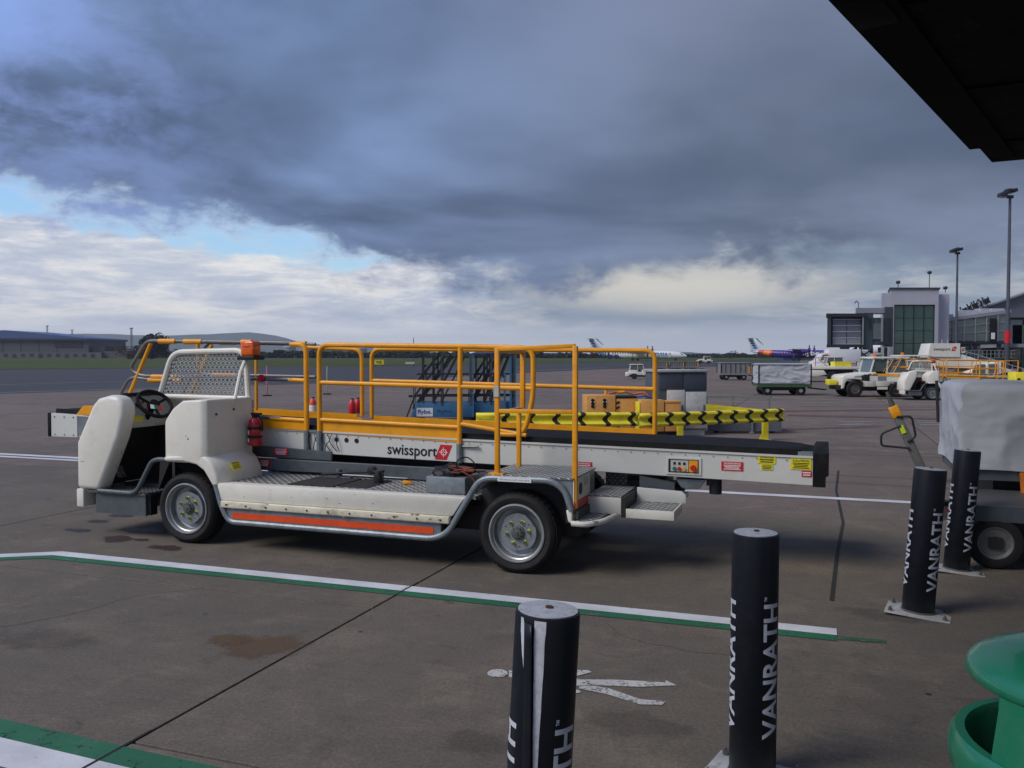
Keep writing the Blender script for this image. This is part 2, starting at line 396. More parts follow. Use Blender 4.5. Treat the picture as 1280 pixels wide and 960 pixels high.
def copy_tree(o, parent=None):
    c = o.copy(); COL.objects.link(c); c.parent = parent
    for ch in list(o.children): copy_tree(ch, c)
    return c
def struct(o): o['kind'] = 'structure'; return o
def text_mesh(s, w=None, h=None, bold=0.0, extrude=0.0, res=3, slant=0.0):
    cu = bpy.data.curves.new('txt', 'FONT'); cu.body = s; cu.size = 1; cu.offset = bold; cu.extrude = extrude; cu.resolution_u = res; cu.shear = slant
    o = bpy.data.objects.new('txt', cu); COL.objects.link(o)
    bpy.context.view_layer.update()
    me = bpy.data.meshes.new_from_object(o.evaluated_get(bpy.context.evaluated_depsgraph_get()))
    bpy.data.objects.remove(o); bpy.data.curves.remove(cu)
    xs = [v.co.x for v in me.vertices]; ys = [v.co.y for v in me.vertices]
    cx_, cy_ = (min(xs)+max(xs))/2, (min(ys)+max(ys))/2
    sx = w/(max(xs)-min(xs)) if w else None; sy = h/(max(ys)-min(ys)) if h else None
    sx = sx or sy; sy = sy or sx
    for v in me.vertices: v.co.x = (v.co.x-cx_)*sx; v.co.y = (v.co.y-cy_)*sy
    return me
def put_text(name, s, c, xd, yd, m, parent, w=None, h=None, bold=0.0, slant=0.0, extrude=0.0):
    me = text_mesh(s, w, h, bold, extrude, slant=slant); me.materials.clear(); me.materials.append(m); me.name = name
    xd, yd = Vector(xd).normalized(), Vector(yd).normalized(); zd = xd.cross(yd).normalized()
    Mx = Matrix.Translation(Vector(c)) @ Matrix((xd, yd, zd)).transposed().to_4x4()
    me.transform(Mx)
    o = bpy.data.objects.new(name, me); COL.objects.link(o); o.parent = parent
    return o
# ================================================================= GROUND
ORI = Vector((0.029, 6.243, 0)); ANG = math.atan2(-0.34299, 0.93934)     # apron grid: u along the loader, v away from the camera
FR = Matrix.Translation(ORI) @ Matrix.Rotation(ANG, 4, 'Z')
def wp(u, v, z=0.0): return FR @ Vector((u, v, z))
M_SLAB = mat_ground('slab_concrete', (108, 99, 88), (93, 87, 78), (119, 108, 95), 55, .10)
M_APRON = mat_ground('apron_concrete', (118, 103, 95), (104, 93, 87), (126, 111, 102), 30, 0)
M_SLAB2 = mat_ground('slab_concrete_far', (116, 103, 94), (101, 91, 84), (126, 112, 101), 40, .06)
M_SEAL = mat('joint_seal', (34, 32, 31), .9, var=.2, scale=3)
M_ASPH = mat_ground('asphalt', (66, 67, 72), (58, 59, 63), (76, 76, 80), 30, 0)
M_TAR = mat('tar', (40, 38, 37), .85, var=.3, scale=6, bump=.3)
M_WLINE = mat_paint_line('line_white', (214, 214, 216), .12); M_GLINE = mat_paint_line('line_green', (36, 104, 70), .9)
M_WOLD = mat_paint_line('line_worn', (178, 178, 174), 1.0); M_REDL = mat_paint_line('line_red', (110, 72, 66), 1.5)
def mat_grass():
    m = bpy.data.materials.new('grass'); m.use_nodes = True; T = NT(m.node_tree); b = T.n['Principled BSDF']
    p = T.node('ShaderNodeNewGeometry').outputs['Position']
    a = T.noise(p, .02, 5, .6); f = T.noise(p, .5, 4, .7)
    c = T.mix(T.sstep(a, .3, .7), rgb(58, 70, 34), rgb(76, 84, 44)); c = T.mix(T.m('MULTIPLY', T.sstep(f, .4, .8), .5), c, rgb(54, 64, 32))
    T.l.new(c, b.inputs['Base Color']); b.inputs['Roughness'].default_value = .9; b.inputs['Specular IOR Level'].default_value = .15
    return m
M_GRASS = mat_grass()
def sheet(name, pts, z, m, kind='structure', parent=None):
    b = M(); b.face([(p[0], p[1], z) for p in pts]); o = b.build(name, m, parent); 
    if kind: o['kind'] = kind
    return o
sheet('ground', [(-14000, -9000), (14000, -9000), (14000, 14000), (-14000, 14000)], -0.05, M_GRASS)
apron = sheet('apron', [(-90, -60), (400, -60), (900, 1100), (-60, 700)], -0.014, M_APRON)
# slab field: the near apron is cast in bays; real gaps with dark sealant at their foot
u0, v0, v1 = -0.57, -9.0, 46.0
seal = M(); seal.face([tuple(wp(-33, -9.2, -0.010)), tuple(wp(33, -9.2, -0.010)), tuple(wp(33, 46.2, -0.010)), tuple(wp(-33, 46.2, -0.010))])
struct(seal.build('joint_sealant', M_SEAL))
g = .007
cols = {0: (3.2, .08), -1: (4.6, -1.1)}
for k in range(-7, 7):
    ua, ub = u0 + 4.6*k, u0 + 4.6*(k+1)
    L, off = cols.get(k, (4.6, -1.1 + 2.3*(k % 2)))
    n = math.floor((-9 - off)/L)
    while off + n*L < 46:
        va, vb = off + n*L, off + (n+1)*L
        b = M(); gg = g if abs(k) < 3 and vb < 12 else .012
        g2_ = gg*1.1 if vb < 12 else gg
        P = [wp(ua+gg, va+g2_), wp(ub-gg, va+g2_), wp(ub-gg, vb-g2_), wp(ua+gg, vb-g2_)]
        b.prism([(p.x, p.y) for p in P], -.045, 0.0, 'z')
        b.build('concrete_slab', M_SLAB if va < 2.5 else M_SLAB2, apron, bevel=.003 if vb < 10 else 0, seg=1)
        n += 1
asphalt = sheet('taxiway', [gp(*q)[:2] for q in ((-500, 512), (0, 492.3), (191, 486.2), (330, 481.5), (470, 477), (630, 467), (760, 461), (900, 458), (1000, 456.5), (1000, 449), (-500, 449))], .006, M_ASPH)
sheet('grass_strip', [gp(*q)[:2] for q in ((-600, 463.5), (0, 461.8), (330, 459), (500, 457.5), (640, 455.6), (745, 453), (1000, 451), (1000, 447.2), (-600, 447.2))], .03, M_GRASS)
# ---- painted markings (4 mm sheets)
def strip(name, pts, w, m, z=.004, closed=False, side=0.0, ends=None):
    """polyline of width w in the ground plane"""
    P = [Vector((p[0], p[1])) for p in pts]; Lf, Rt = [], []
    for i, p in enumerate(P):
        d1 = (P[i] - P[i-1]).normalized() if i else (P[1]-P[0]).normalized()
        d2 = (P[i+1] - P[i]).normalized() if i < len(P)-1 else d1
        t = (d1+d2).normalized(); nrm = Vector((-t.y, t.x)); k = 1/max(.5, nrm.dot(Vector((-d1.y, d1.x))))
        Lf.append(p + nrm*(w/2+side)*k); Rt.append(p + nrm*(-w/2+side)*k)
    b = M(); V1 = [b.b.verts.new((p.x, p.y, z)) for p in Lf]; V2 = [b.b.verts.new((p.x, p.y, z)) for p in Rt]
    for i in range(len(P)-1): b.b.faces.new((V1[i+1], V1[i], V2[i], V2[i+1]))
    return struct(b.build(name, m))
wl = [gp(-260, 709), gp(0, 695), gp(72, 692), gp(1046, 790.5)]
strip('white_line', wl, .125, M_WLINE)
strip('green_line', wl, .105, M_GLINE, side=-.116)
strip('green_line', [gp(1046, 797.5), gp(1108, 803)], .07, mat_paint_line('line_green_worn', (52, 96, 72), 1.5))
nl = [gp(-300, 868), gp(0, 940), gp(150, 977), gp(420, 1040)]
strip('white_line', nl, .18, M_WLINE); strip('green_line', nl, .13, M_GLINE, side=.156)
strip('apron_line', [wp(-30, 4.12), wp(-3, 4.14)], .13, M_WLINE); strip('apron_line', [wp(-30, 4.40), wp(24, 4.37)], .16, M_WLINE)
M_FINE = mat_paint_line('line_far', (168, 168, 166), .5)
for a, b_, w_ in (((330, 487), (1000, 498), .12), ((-200, 497), (330, 481), .2), ((880, 497), (1240, 503.5), .12), ((880, 501.5), (1240, 507.5), .12),
                  ((440, 480), (640, 470), .15), ((600, 468.5), (900, 458.5), .2), ((630, 465), (760, 459.5), .25), ((0, 481), (250, 474), .15), ((240, 500), (740, 509), .05)):
    A, B = gp(*a), gp(*b_)
    strip('apron_line', [A, B], w_, M_FINE, z=.010)
for a, b_, w_ in (((975, 514), (1180, 512), .5), ((985, 519), (1180, 524), .6), ((960, 538), (1100, 533), .3), ((1000, 508), (1180, 509.5), .10)):
    strip('red_line', [gp(*a), gp(*b_)], w_, M_REDL, z=.007)
for q in (((1048, 527.5), (1090, 527.5)), ((1048, 531.5), (1095, 530.5)), ((1052, 529.5), (1080, 529.5)), ((1146, 526.5), (1185, 527)), ((1150, 531), (1190, 531.5)), ((1146, 529), (1190, 529))):
    strip('stand_marking', [gp(*q[0]), gp(*q[1])], .10, M_WOLD, z=.008)
# tar seam and hairline joints
strip('tar_seam', [wp(2.30, 6.9), wp(2.25, 5.0), wp(2.29, 2.9), wp(2.22, 1.5), wp(2.17, .08)], .028, M_TAR, z=.003)
strip('slab_joint', [wp(-.57, -.80), wp(-.57, -.45)], .013, M_SEAL, z=.0052); strip('slab_joint', [wp(-.57, -3.55), wp(-.57, -3.0)], .014, M_SEAL, z=.0052)
# pedestrian symbol: head, body and arms, legs (read from the left)
def blob(name, pts, m, z=.004):
    b = M(); b.face([(p[0], p[1], z) for p in pts]); return b
ped = M()
def pp(pts): ped.face([tuple(gp(*q)[:2]) + (.004,) for q in pts])
hx = [(622 + 13*math.cos(t)*1.0, 842.5 + 5.2*math.sin(t)) for t in (2*math.pi*k/16 for k in range(16))]; pp(hx)
pp([(636, 838.5), (655, 843), (700, 846), (722, 849), (722, 858), (690, 859), (650, 850), (636, 847)])
pp([(712, 838), (735, 838.5), (740, 841), (722, 845.5), (704, 846.5)])
pp([(706, 863), (722, 863), (727, 866), (714, 869), (700, 868)])
pp([(722, 850.2), (760, 850.2), (800, 852), (832, 854), (832, 851), (846, 857.5), (800, 859.5), (760, 858), (740, 857.4), (722, 858)])
pp([(724, 858.5), (742, 858), (762, 861.5), (800, 875), (832, 877.5), (828, 882), (800, 881.5), (760, 869), (724, 861.5)])
struct(ped.build('pedestrian_marking', mat_paint_line('line_symbol', (200, 198, 192), 1.15)))
# stains: thin films with ragged soft edges
def mat_stain(name, col, strength):
    m = bpy.data.materials.new(name); m.use_nodes = True; T = NT(m.node_tree); b = T.n['Principled BSDF']; out = T.n['Material Output']
    tcn = T.node('ShaderNodeTexCoord'); s = T.node('ShaderNodeSeparateXYZ'); T.l.new(tcn.outputs['Generated'], s.inputs[0])
    x = T.m('MULTIPLY', T.m('SUBTRACT', s.outputs[0], .5), 2); y = T.m('MULTIPLY', T.m('SUBTRACT', s.outputs[1], .5), 2)
    r = T.m('SQRT', T.m('ADD', T.m('MULTIPLY', x, x), T.m('MULTIPLY', y, y)))
    p = T.node('ShaderNodeNewGeometry').outputs['Position']
    r = T.m('ADD', r, T.m('MULTIPLY', T.m('SUBTRACT', T.noise(p, 6, 5, .7), .5), 1.5))
    k = T.m('MULTIPLY', T.sstep(r, .85, .45), strength)
    T.l.new(rgb_node(T, col), b.inputs['Base Color']); b.inputs['Roughness'].default_value = .55
    tr = T.node('ShaderNodeBsdfTransparent'); ms = T.node('ShaderNodeMixShader')
    T.l.new(k, ms.inputs[0]); T.l.new(tr.outputs[0], ms.inputs[1]); T.l.new(b.outputs[0], ms.inputs[2]); T.l.new(ms.outputs[0], out.inputs[0])
    return m
def rgb_node(T, c):
    n = T.node('ShaderNodeRGB'); n.outputs[0].default_value = rgb(*c); return n.outputs[0]
S_DARK = mat_stain('stain_oil', (52, 43, 39), .8); S_BROWN = mat_stain('stain_rust', (104, 80, 52), .6); S_DUST = mat_stain('stain_soft', (70, 60, 52), .20); S_RED = mat_stain('stain_oil_reddish', (60, 36, 30), .9)
def stain(px, py, w, d, m, rz=ANG, z=.0022):
    c = gp(px, py); b = M(); b.face([(-w/2, -d/2, 0), (w/2, -d/2, 0), (w/2, d/2, 0), (-w/2, d/2, 0)])
    o = b.build('oil_stain', m); o.location = (c.x, c.y, z); o.rotation_euler.z = rz; return struct(o)
for i, (px, py, w, d, m) in enumerate(((97, 663, .40, .20, S_DARK), (125, 652, .36, .2, S_DARK), (152, 645, .36, .2, S_DARK), (145, 674, .42, .34, S_RED), (207, 685, .46, .24, S_RED), (178, 663, .6, .32, S_DARK), (176, 675, .2, .16, S_DARK),
                          (330, 808, .62, .50, S_BROWN), (285, 800, .4, .3, S_BROWN), (455, 695, .9, .5, S_DUST), (900, 700, 1.0, .5, S_DUST), (1180, 600, 1.2, .8, S_DUST),
                          (450, 790, .03, .03, S_DARK), (1160, 868, .05, .04, S_DARK), (1110, 770, .8, .35, S_DUST), (800, 905, .7, .35, S_DUST), (60, 800, .8, .5, S_DUST), (600, 930, .5, .3, S_DUST))):
    stain(px, py, w, d, m, z=.0020 + i*.00004)
# tyre tracks and hairline cracks
S_TRK = mat_stain('stain_tyre', (70, 62, 55), .15)
for k, (u_, v_, L_, a_) in enumerate(((-4, 2.9, 9, .02), (-4, 3.4, 9, .02), (4, 5.6, 12, -.05), (4, 6.3, 12, -.05), (0, 9, 22, .03), (0, 10.4, 22, .03), (8, 14, 20, -.1), (-9, 13, 18, .06))):
    c = wp(u_, v_); b = M(); b.face([(-L_/2, -.13, 0), (L_/2, -.13, 0), (L_/2, .13, 0), (-L_/2, .13, 0)]); o = b.build('tyre_track', S_TRK); o.location = (c.x, c.y, .0012+k*.00008); o.rotation_euler.z = ANG+a_; struct(o)
rk = random.Random(17)
for (u_, v_, a_, L_) in ((-2.6, -2.3, .5, 1.6), (.9, -.9, -.9, 1.1), (1.3, 2.0, .1, 1.3), (-4.6, -.3, 1.3, 1.2), (3.0, -1.2, .3, 1.4), (-1.9, 3.3, -.2, 2.0)):
    p = Vector((u_, v_)); pts = []
    for k in range(12):
        q = wp(p.x, p.y); pts.append((q.x, q.y)); a_ += rk.uniform(-.45, .45); p = p + Vector((math.cos(a_), math.sin(a_)))*L_/12
    strip('hairline_crack', pts, .0035, M_TAR, z=.0011)
# darker, later-cast bay between the seam and the bollards
d_ = M_SLAB
# ---- far country: hills, trees, haze
def mat_hill():
    m = bpy.data.materials.new('hillside'); m.use_nodes = True; T = NT(m.node_tree); b = T.n['Principled BSDF']
    p = T.node('ShaderNodeNewGeometry').outputs['Position']
    c = T.mix(T.sstep(T.noise(p, .002, 6, .7), .35, .65), rgb(58, 72, 50), rgb(84, 90, 62))
    T.l.new(c, b.inputs['Base Color']); b.inputs['Roughness'].default_value = 1; b.inputs['Specular IOR Level'].default_value = 0
    return m
def ridge(name, prof, D, depth, m, jag=6):
    """terrain ridge: crest heights given along the skyline, real depth front and back"""
    b = M(); rows = []
    pts = []
    for (a, ya), (c, yc) in zip(prof, prof[1:]):
        n = max(2, int(abs(c-a)/12))
        for k in range(n): t = k/n; pts.append((a+(c-a)*t, ya+(yc-ya)*t))
    pts.append(prof[-1])
    rnd = random.Random(5)
    for px, py in pts:
        a = math.atan((px-640)/FPX) if abs(px-640) < 1400 else math.copysign(math.pi/2*min(1.9, abs(px-640)/1400*.58), px-640)
        h = max(4, (445-py)/FPX*D/math.cos(a) if abs(a) < 1.2 else 60) + rnd.uniform(-jag, jag)
        col = []
        for dd, hh in ((-depth, -2), (-depth*.5, h*.45), (0, h), (depth*.6, h*.9), (depth*1.4, -2)):
            rr = D + dd; rr = rr/math.cos(a) if abs(a) < 1.0 else rr*1.8
            col.append(b.b.verts.new((math.sin(a)*rr, math.cos(a)*rr, hh)))
        rows.append(col)
    for r1, r2 in zip(rows, rows[1:]):
        for i in range(4): b.b.faces.new((r1[i], r2[i], r2[i+1], r1[i+1]))
    return struct(b.build(name, m, angle=80))
MH = mat_hill()
ridge('hills', [(-1500, 436), (-200, 438), (-60, 430), (0, 425), (60, 421), (110, 419.5), (165, 421), (230, 420.5), (275, 418.5), (312, 416.5), (345, 420), (372, 427), (400, 431), (450, 434), (520, 438), (560, 441), (620, 443)], 6500, 1300, MH, 3)
ridge('hills', [(560, 442), (640, 440), (740, 442.5), (850, 439.5), (900, 442), (960, 443.5), (1100, 440), (1280, 438), (2600, 434)], 5200, 900, MH, 2)
# ================================================================= BELT LOADER (local x = u rearward, y = v away, z up)
def sticker(parent, name, x0, x1, z0, z1, y, m, lines=3, head=None, hm=None, lm=None):
    s = M().box(x0, x1, y-.002, y+.004, z0, z1).build(name, m, parent)
    b = M(); H_ = z1-z0; W_ = x1-x0
    top = z1 - H_*(.34 if head else .12)
    n = lines
    for i in range(n):
        zc = top - (i+.5)*(top-z0-H_*.08)/n; hh = (top-z0)/n*.22
        wd = W_*(.40 - .08*((i*7) % 3)/2)
        b.box((x0+x1)/2-wd, (x0+x1)/2+wd, y-.0032, y-.0021, zc-hh, zc+hh)
    b.build('print', lm or MPRINT, s)
    if head: put_text('lettering', head, ((x0+x1)/2, y-.0034, z1-H_*.19), (1,0,0), (0,0,1), hm or MPRINT, s, w=W_*.8, h=H_*.2, bold=.02)
    return s
def make_wheel_meshes():
    d = {}
    t = M()
    prof = [(.212, .02), (.232, .004), (.262, .0), (.284, .012), (.296, .034), (.299, .06), (.299, .14), (.296, .166), (.284, .188), (.262, .2), (.232, .196), (.212, .18), (.206, .1)]
    t.lathe(prof + [prof[0]], 48, axis='y')
    for k in range(40):                     # tread blocks
        a = 2*math.pi*k/40
        for y_ in (.05, .10, .15):
            q = Matrix.Rotation(-a, 4, 'Y'); c = q @ Vector((.3005, y_, 0)); t.obox(c, .005, .034, .036, q)
    d['tyre'] = t.mesh('tyre', MTYRE, 0)
    r = M()
    r.lathe([(.219,.012),(.216,.002),(.207,.0),(.200,.008),(.197,.028),(.188,.034),(.184,.05),(.180,.085),(.150,.098),(.0,.098),(.0,.12),(.19,.13),(.21,.19),(.219,.19),(.212,.1),(.219,.012)], 48, axis='y')
    d['rim'] = r.mesh('rim', MRIM)
    p = M(); pts = []
    for k in range(48):
        a = 2*math.pi*k/48; rr = .141 if (k % 16) not in (5, 6, 7, 8, 9) else .133
        pts.append((rr*math.cos(a), rr*math.sin(a)))
    p.prism(pts, .045, .062); p.lathe([(.0,.06),(.10,.0615),(.1,.05),(.0,.05)], 24, axis='y')
    d['plate'] = p.mesh('centre_plate', mat('wheel_plate', (138, 142, 144), .42, metal=.3, var=.08, scale=15, dirt=.4), .002, 1)
    hb = M(); hb.lathe([(.0,.004),(.012,.004),(.014,.012),(.034,.014),(.036,.03),(.052,.034),(.056,.05)], 24, axis='y')
    for k in range(10):
        a = 2*math.pi*k/10; hb.cyl((.04*math.cos(a), .026, .04*math.sin(a)), .006, .016, 6, 'y')
    d['hub'] = hb.mesh('hub', MHUB)
    n = M(); n.cyl((0, .035, 0), .012, .026, 6, 'y'); d['nut'] = n.mesh('lug_nut', MHUB)
    f = M(); f.cyl((0, .045, 0), .014, .012, 12, 'y'); f.prism([(-.010, .008), (.010, .008), (.0, .026)], .040, .050); d['flag'] = f.mesh('nut_indicator', MNEON)
    h = M(); h.cyl((0, .0445, 0), .005, .004, 8, 'y'); d['hole'] = h.mesh('plate_hole', MPBLK)
    return d
WM = make_wheel_meshes()
def wheel(parent, loc, flip=False, spin=.0):
    w = dup(WM['plate'], 'wheel', parent, loc, (0, spin, 0) if not flip else (0, spin, math.pi))
    dup(WM['tyre'], 'tyre', w); dup(WM['rim'], 'rim', w); dup(WM['hub'], 'hub', w)
    for k in range(6):
        a = 2*math.pi*k/6 + .35
        dup(WM['nut'], 'lug_nut', w, (.086*math.cos(a), 0, .086*math.sin(a)))
        dup(WM['flag'], 'nut_indicator', w, (.086*math.cos(a), 0, .086*math.sin(a)), (0, 1.3*k, 0))
        if k % 2 == 0: dup(WM['hole'], 'plate_hole', w, (.104*math.cos(a+.5), 0, .104*math.sin(a+.5)))
    return w
def swissport_mark(parent, c, xd, yd, h):
    """red slanted badge with a white ring and arms"""
    xd, yd = Vector(xd), Vector(yd); zd = xd.cross(yd); c = Vector(c)
    Mx = Matrix.Translation(c) @ Matrix((xd, yd, zd)).transposed().to_4x4()
    b = M(); w = h*.86; s = h*.20
    b.prism([(-w/2-s, -h/2), (w/2-s, -h/2), (w/2+s, h/2), (-w/2+s, h/2)], 0, .0015, 'z')
    me = b.mesh('badge', MRED); me.transform(Mx); o = bpy.data.objects.new('badge', me); COL.objects.link(o); o.parent = parent
    k = M(); n = 20; r0, r1 = h*.17, h*.22
    for i in range(n):
        if i in (4, 14): continue
        a, a2 = 2*math.pi*i/n, 2*math.pi*(i+1)/n
        k.face([(r*math.cos(t)+s*.1, r*math.sin(t), .0024) for r, t in ((r0,a),(r1,a),(r1,a2),(r0,a2))])
    k.box(-h*.02, h*.02, h*.02, h*.32, .0018, .0026); k.box(-h*.02, h*.02, -h*.32, -h*.05, .0018, .0026)
    k.box(h*.05, h*.30, -h*.02, h*.02, .0018, .0026); k.box(-h*.30, -h*.05, -h*.02, h*.02, .0018, .0026)
    me = k.mesh('badge_mark', MPRINT); me.transform(Mx); q = bpy.data.objects.new('badge_mark', me); COL.objects.link(q); q.parent = o
    return o
ZT = [(-5.34, 1.004), (-2.9, .930), (-.78, .888), (2.10, .850)]      # top edge of the boom side plate
ZB = [(-5.34, .778), (-2.9, .735), (-.78, .702), (2.10, .648)]       # its bottom edge
def itp(T, x):
    for (a, ya), (b, yb) in zip(T, T[1:]):
        if x <= b or (b, yb) == T[-1]: return ya + (yb-ya)*(x-a)/(b-a)
def make_loader():
    T = thing('belt_loader', 'white belt loader with yellow handrails, parked nearest the camera behind the bollards', 'belt loader')
    # ---------- chassis and underside
    b = M(); b.box(-3.95, .40, .30, .62, .24, .44); b.box(-3.95, .40, 1.05, 1.4, .24, .44); b.box(-3.4, -2.6, .2, 1.5, .25, .32); b.box(-.1, .1, .2, 1.5, .22, .34)
    b.box(-2.45, -.6, .12, .66, .24, .46)
    b.box(-3.30, -2.66, .22, .30, .35, .68); b.box(-.36, .34, .22, .30, .35, .68)
    b.build('chassis', MCHAS, T, .01)
    # ---------- front cowl
    b = M()
    pod = [(-4.185, .41), (-4.18, .83), (-3.99, 1.17), (-3.93, 1.225), (-3.80, 1.255), (-3.70, 1.245), (-3.645, 1.18), (-3.635, 1.10), (-3.70, .88), (-3.93, .405)]
    b.prism(pod, -.015, .15); o = b.build('front_cowl', MW, T, .045, 4, 50)
    b = M(); b.prism([(-4.19, .42), (-4.185, .82), (-4.0, 1.16), (-3.93, 1.21), (-3.90, 1.17), (-4.12, .8), (-4.12, .42)], .12, .74); b.build('front_panel', MW, T, .01)
    b = M(); b.prism([(-4.11, .42), (-4.10, .8), (-3.96, 1.0), (-3.92, 1.0), (-4.06, .42)], .15, .70); b.build('front_lining', MDARK, T)
    b = M(); b.box(-4.1, -3.20, .70, .735, .40, 1.02); b.box(-3.25, -3.22, .14, .70, .42, .70); b.build('side_lining', MDARK, T)
    # ---------- dashboard
    d = M(); d.prism([(-3.98, 1.20), (-3.98, .95), (-3.745, .95), (-3.745, 1.06), (-3.80, 1.235)], .13, .70); d = d.build('dashboard', MPANEL, T, .008)
    M().prism([(-4.02, 1.225), (-3.97, 1.195), (-3.80, 1.232), (-3.775, 1.25), (-3.78, 1.27)], .13, .76).build('dash_hood', MDARK, T, .008)
    pn = Vector((.93, 0, .37))        # panel normal, upper dash
    up = Vector((-.37, 0, .93))
    for (yv, zz, r_) in ((.20, 1.12, .028), (.30, 1.155, .028), (.44, 1.13, .034), (.52, 1.155, .022)):
        b = M(); b.lathe([(r_, 0), (r_, .010), (r_*.85, .012), (0, .012)], 16); me = b.mesh('gauge', [MPBLK]); 
        q = pn.to_track_quat('Z', 'Y').to_matrix().to_4x4(); o = bpy.data.objects.new('gauge', me); COL.objects.link(o); o.parent = T
        o.matrix_local = Matrix.Translation(Vector((-3.745-(zz-1.06)*.314, yv, zz))) @ q
    for (yv, zz) in ((.37, 1.105), (.36, 1.175), (.16, 1.16)):
        b = M(); b.lathe([(.012, 0), (.012, .02), (.0, .022)], 10); o = b.build('push_button', MRED, T); o.matrix_local = Matrix.Translation(Vector((-3.745-(zz-1.06)*.314, yv, zz))) @ pn.to_track_quat('Z', 'Y').to_matrix().to_4x4()
    b = M(); b.obox((-3.765, .26, 1.022), .15, .08, .004, pn.to_track_quat('Z', 'Y').to_matrix().to_4x4() @ Matrix.Rotation(R(90), 4, 'Z')); 
    # sticker on the lower dash (faces the driver)
    M().box(-3.745, -3.741, .19, .33, 1.005, 1.052).build('warning_sticker', MYLAB, T)
    # ---------- steering wheel
    sc_ = Vector((-3.625, .35, 1.165)); nv = Vector((.62, -.18, .62)).normalized(); q = nv.to_track_quat('Z', 'Y').to_matrix().to_4x4()
    b = M(); b.tube([(.155*math.cos(t), .155*math.sin(t), 0) for t in (2*math.pi*k/28 for k in range(28))], .017, 8, closed=True)
    for a in (0.4, 2.5, 4.6): b.tube([(.03*math.cos(a), .03*math.sin(a), -.02), (.15*math.cos(a), .15*math.sin(a), 0)], .013, 6)
    b.lathe([(0, .012), (.045, .01), (.055, -.03), (0, -.04)], 18); b.tube([(0, 0, -.03), (0, 0, -.22)], .026, 8)
    st = b.build('steering_wheel', MBLK, T); st.matrix_local = Matrix.Translation(sc_) @ q
    for i, (m_, nm) in enumerate(((MPRINT, 'hub_badge_white'), (MGREEN, 'hub_badge_green'), (MRED, 'hub_badge_red'))):
        bb = M(); bb.box(-.05+i*.035, -.018+i*.035, -.085, -.035, .014, .018); o = bb.build('hub_badge', m_, st); o.rotation_euler.z = -.3
    b = M(); b.tube([(-3.55, .5, 1.08), (-3.47, .42, 1.10), (-3.44, .41, 1.09)], .009, 6); b.build('lever', MBLK, T)
    b = M(); b.obox((-3.955, .26, .54), .02, .10, .12, (0, R(-30), 0)); b.build('pedal', MTREAD2, T, .01)
    # ---------- floor, step, skirt
    M().box(-4.08, -3.42, .0, .70, .385, .405).build('cab_floor', MTREAD2, T)
    M().tube([(-3.94, -.005, .405), (-3.56, -.005, .402), (-3.50, -.005, .43), (-3.34, -.005, .69), (-3.27, -.005, .712), (-3.18, -.005, .712)], .021, 10, .06).build('arch_tube', MBEAM, T)
    M().box(-4.19, -4.11, -.01, .5, .25, .41).build('bumper', MW, T, .008)
    M().box(-4.09, -3.99, .10, 1.3, .26, .40).build('bumper_beam', MCHAS, T)
    M().box(-3.99, -3.43, .012, .04, .205, .395).build('skirt_plate', MBEAM, T)
    M().box(-3.99, -3.40, .04, .12, .21, .395).build('skirt_box', MCHAS, T)
    M().prism([(-3.42, .42), (-3.30, .66), (-3.24, .70), (-2.8, .70), (-2.74, .56), (-2.68, .46), (-2.68, .69), (-3.4, .69)], .16, .58).build('arch_liner', MCHAS, T)
    M().box(-3.74, -2.80, .665, .69, .95, 1.20).build('side_panel', MPANEL, T)
    # seat
    b = M(); b.box(-3.32, -2.95, .2, .66, .70, .80); b.build('seat', MBLK, T, .03, 3)
    M().box(-3.33, -3.30, .30, .38, .74, .84).build('seat_belt_buckle', MRED, T)
    # ---------- engine cover with raked front corner
    b = M(); rings = []
    for (x, y0, zt, zb) in ((-3.215, .03, .99, .705), (-3.195, .0, 1.05, .70), (-3.10, -.02, 1.15, .70), (-2.985, -.03, 1.222, .70), (-2.79, -.03, 1.232, .70), (-2.745, .0, 1.234, .66)):
        rings.append([(x, y0, zb), (x, y0, zt), (x, .60, zt), (x, .60, zb)])
    b.loft(rings); b.build('engine_cover', MW, T, .028, 4, 40)
    M().tube([(-3.19, -.005, .708), (-2.95, -.012, .708)], .012, 8).build('cover_lip', MW, T)
    for y, z in ((.10, 1.105), (.33, 1.135)):
        M().cyl((-2.742, y, z), .010, .014, 8, 'x').build('bolt', MRUST, T)
    # ---------- moulded front fender
    def fend(y, k): return [(-3.19, y, .70), (-2.95, y, .70), (-2.85, y, .685), (-2.775, y, .64), (-2.72, y, .565), (-2.675, y, .50), (-2.60+k, y, .525), (-2.625+k, y, .62), (-2.665+k, y, .70), (-2.74+k*.8, y, .755), (-2.85+k*.5, y, .775), (-3.19, y, .74)]
    b = M(); b.loft([fend(-.03, -.03), fend(.05, .01), fend(.35, .015), fend(.58, -.02)]); b.build('fender', MW, T, .022, 4, 50)
    nx = Vector((.88, 0, .47)).normalized(); q = Matrix.Translation(Vector((-2.583, .15, .668))) @ Matrix((Vector((0,1,0)), Vector((-.47,0,.88)), nx)).transposed().to_4x4()
    b = M(); b.box(-.06, .06, -.035, .035, 0, .003); st = b.build('caution_sticker', MYLAB, T); st.matrix_local = q
    b = M()
    for i in range(3): b.box(-.045+.006*i, .045-.004*i, -.022+i*.013, -.018+i*.013, .003, .0038)
    b.build('print', MPBLK, st); put_text('lettering', 'CAUTION', (0, .026, .0042), (1,0,0), (0,1,0), MPBLK, st, w=.08, h=.013, bold=.02)
    b = M()
    rn = random.Random(31)
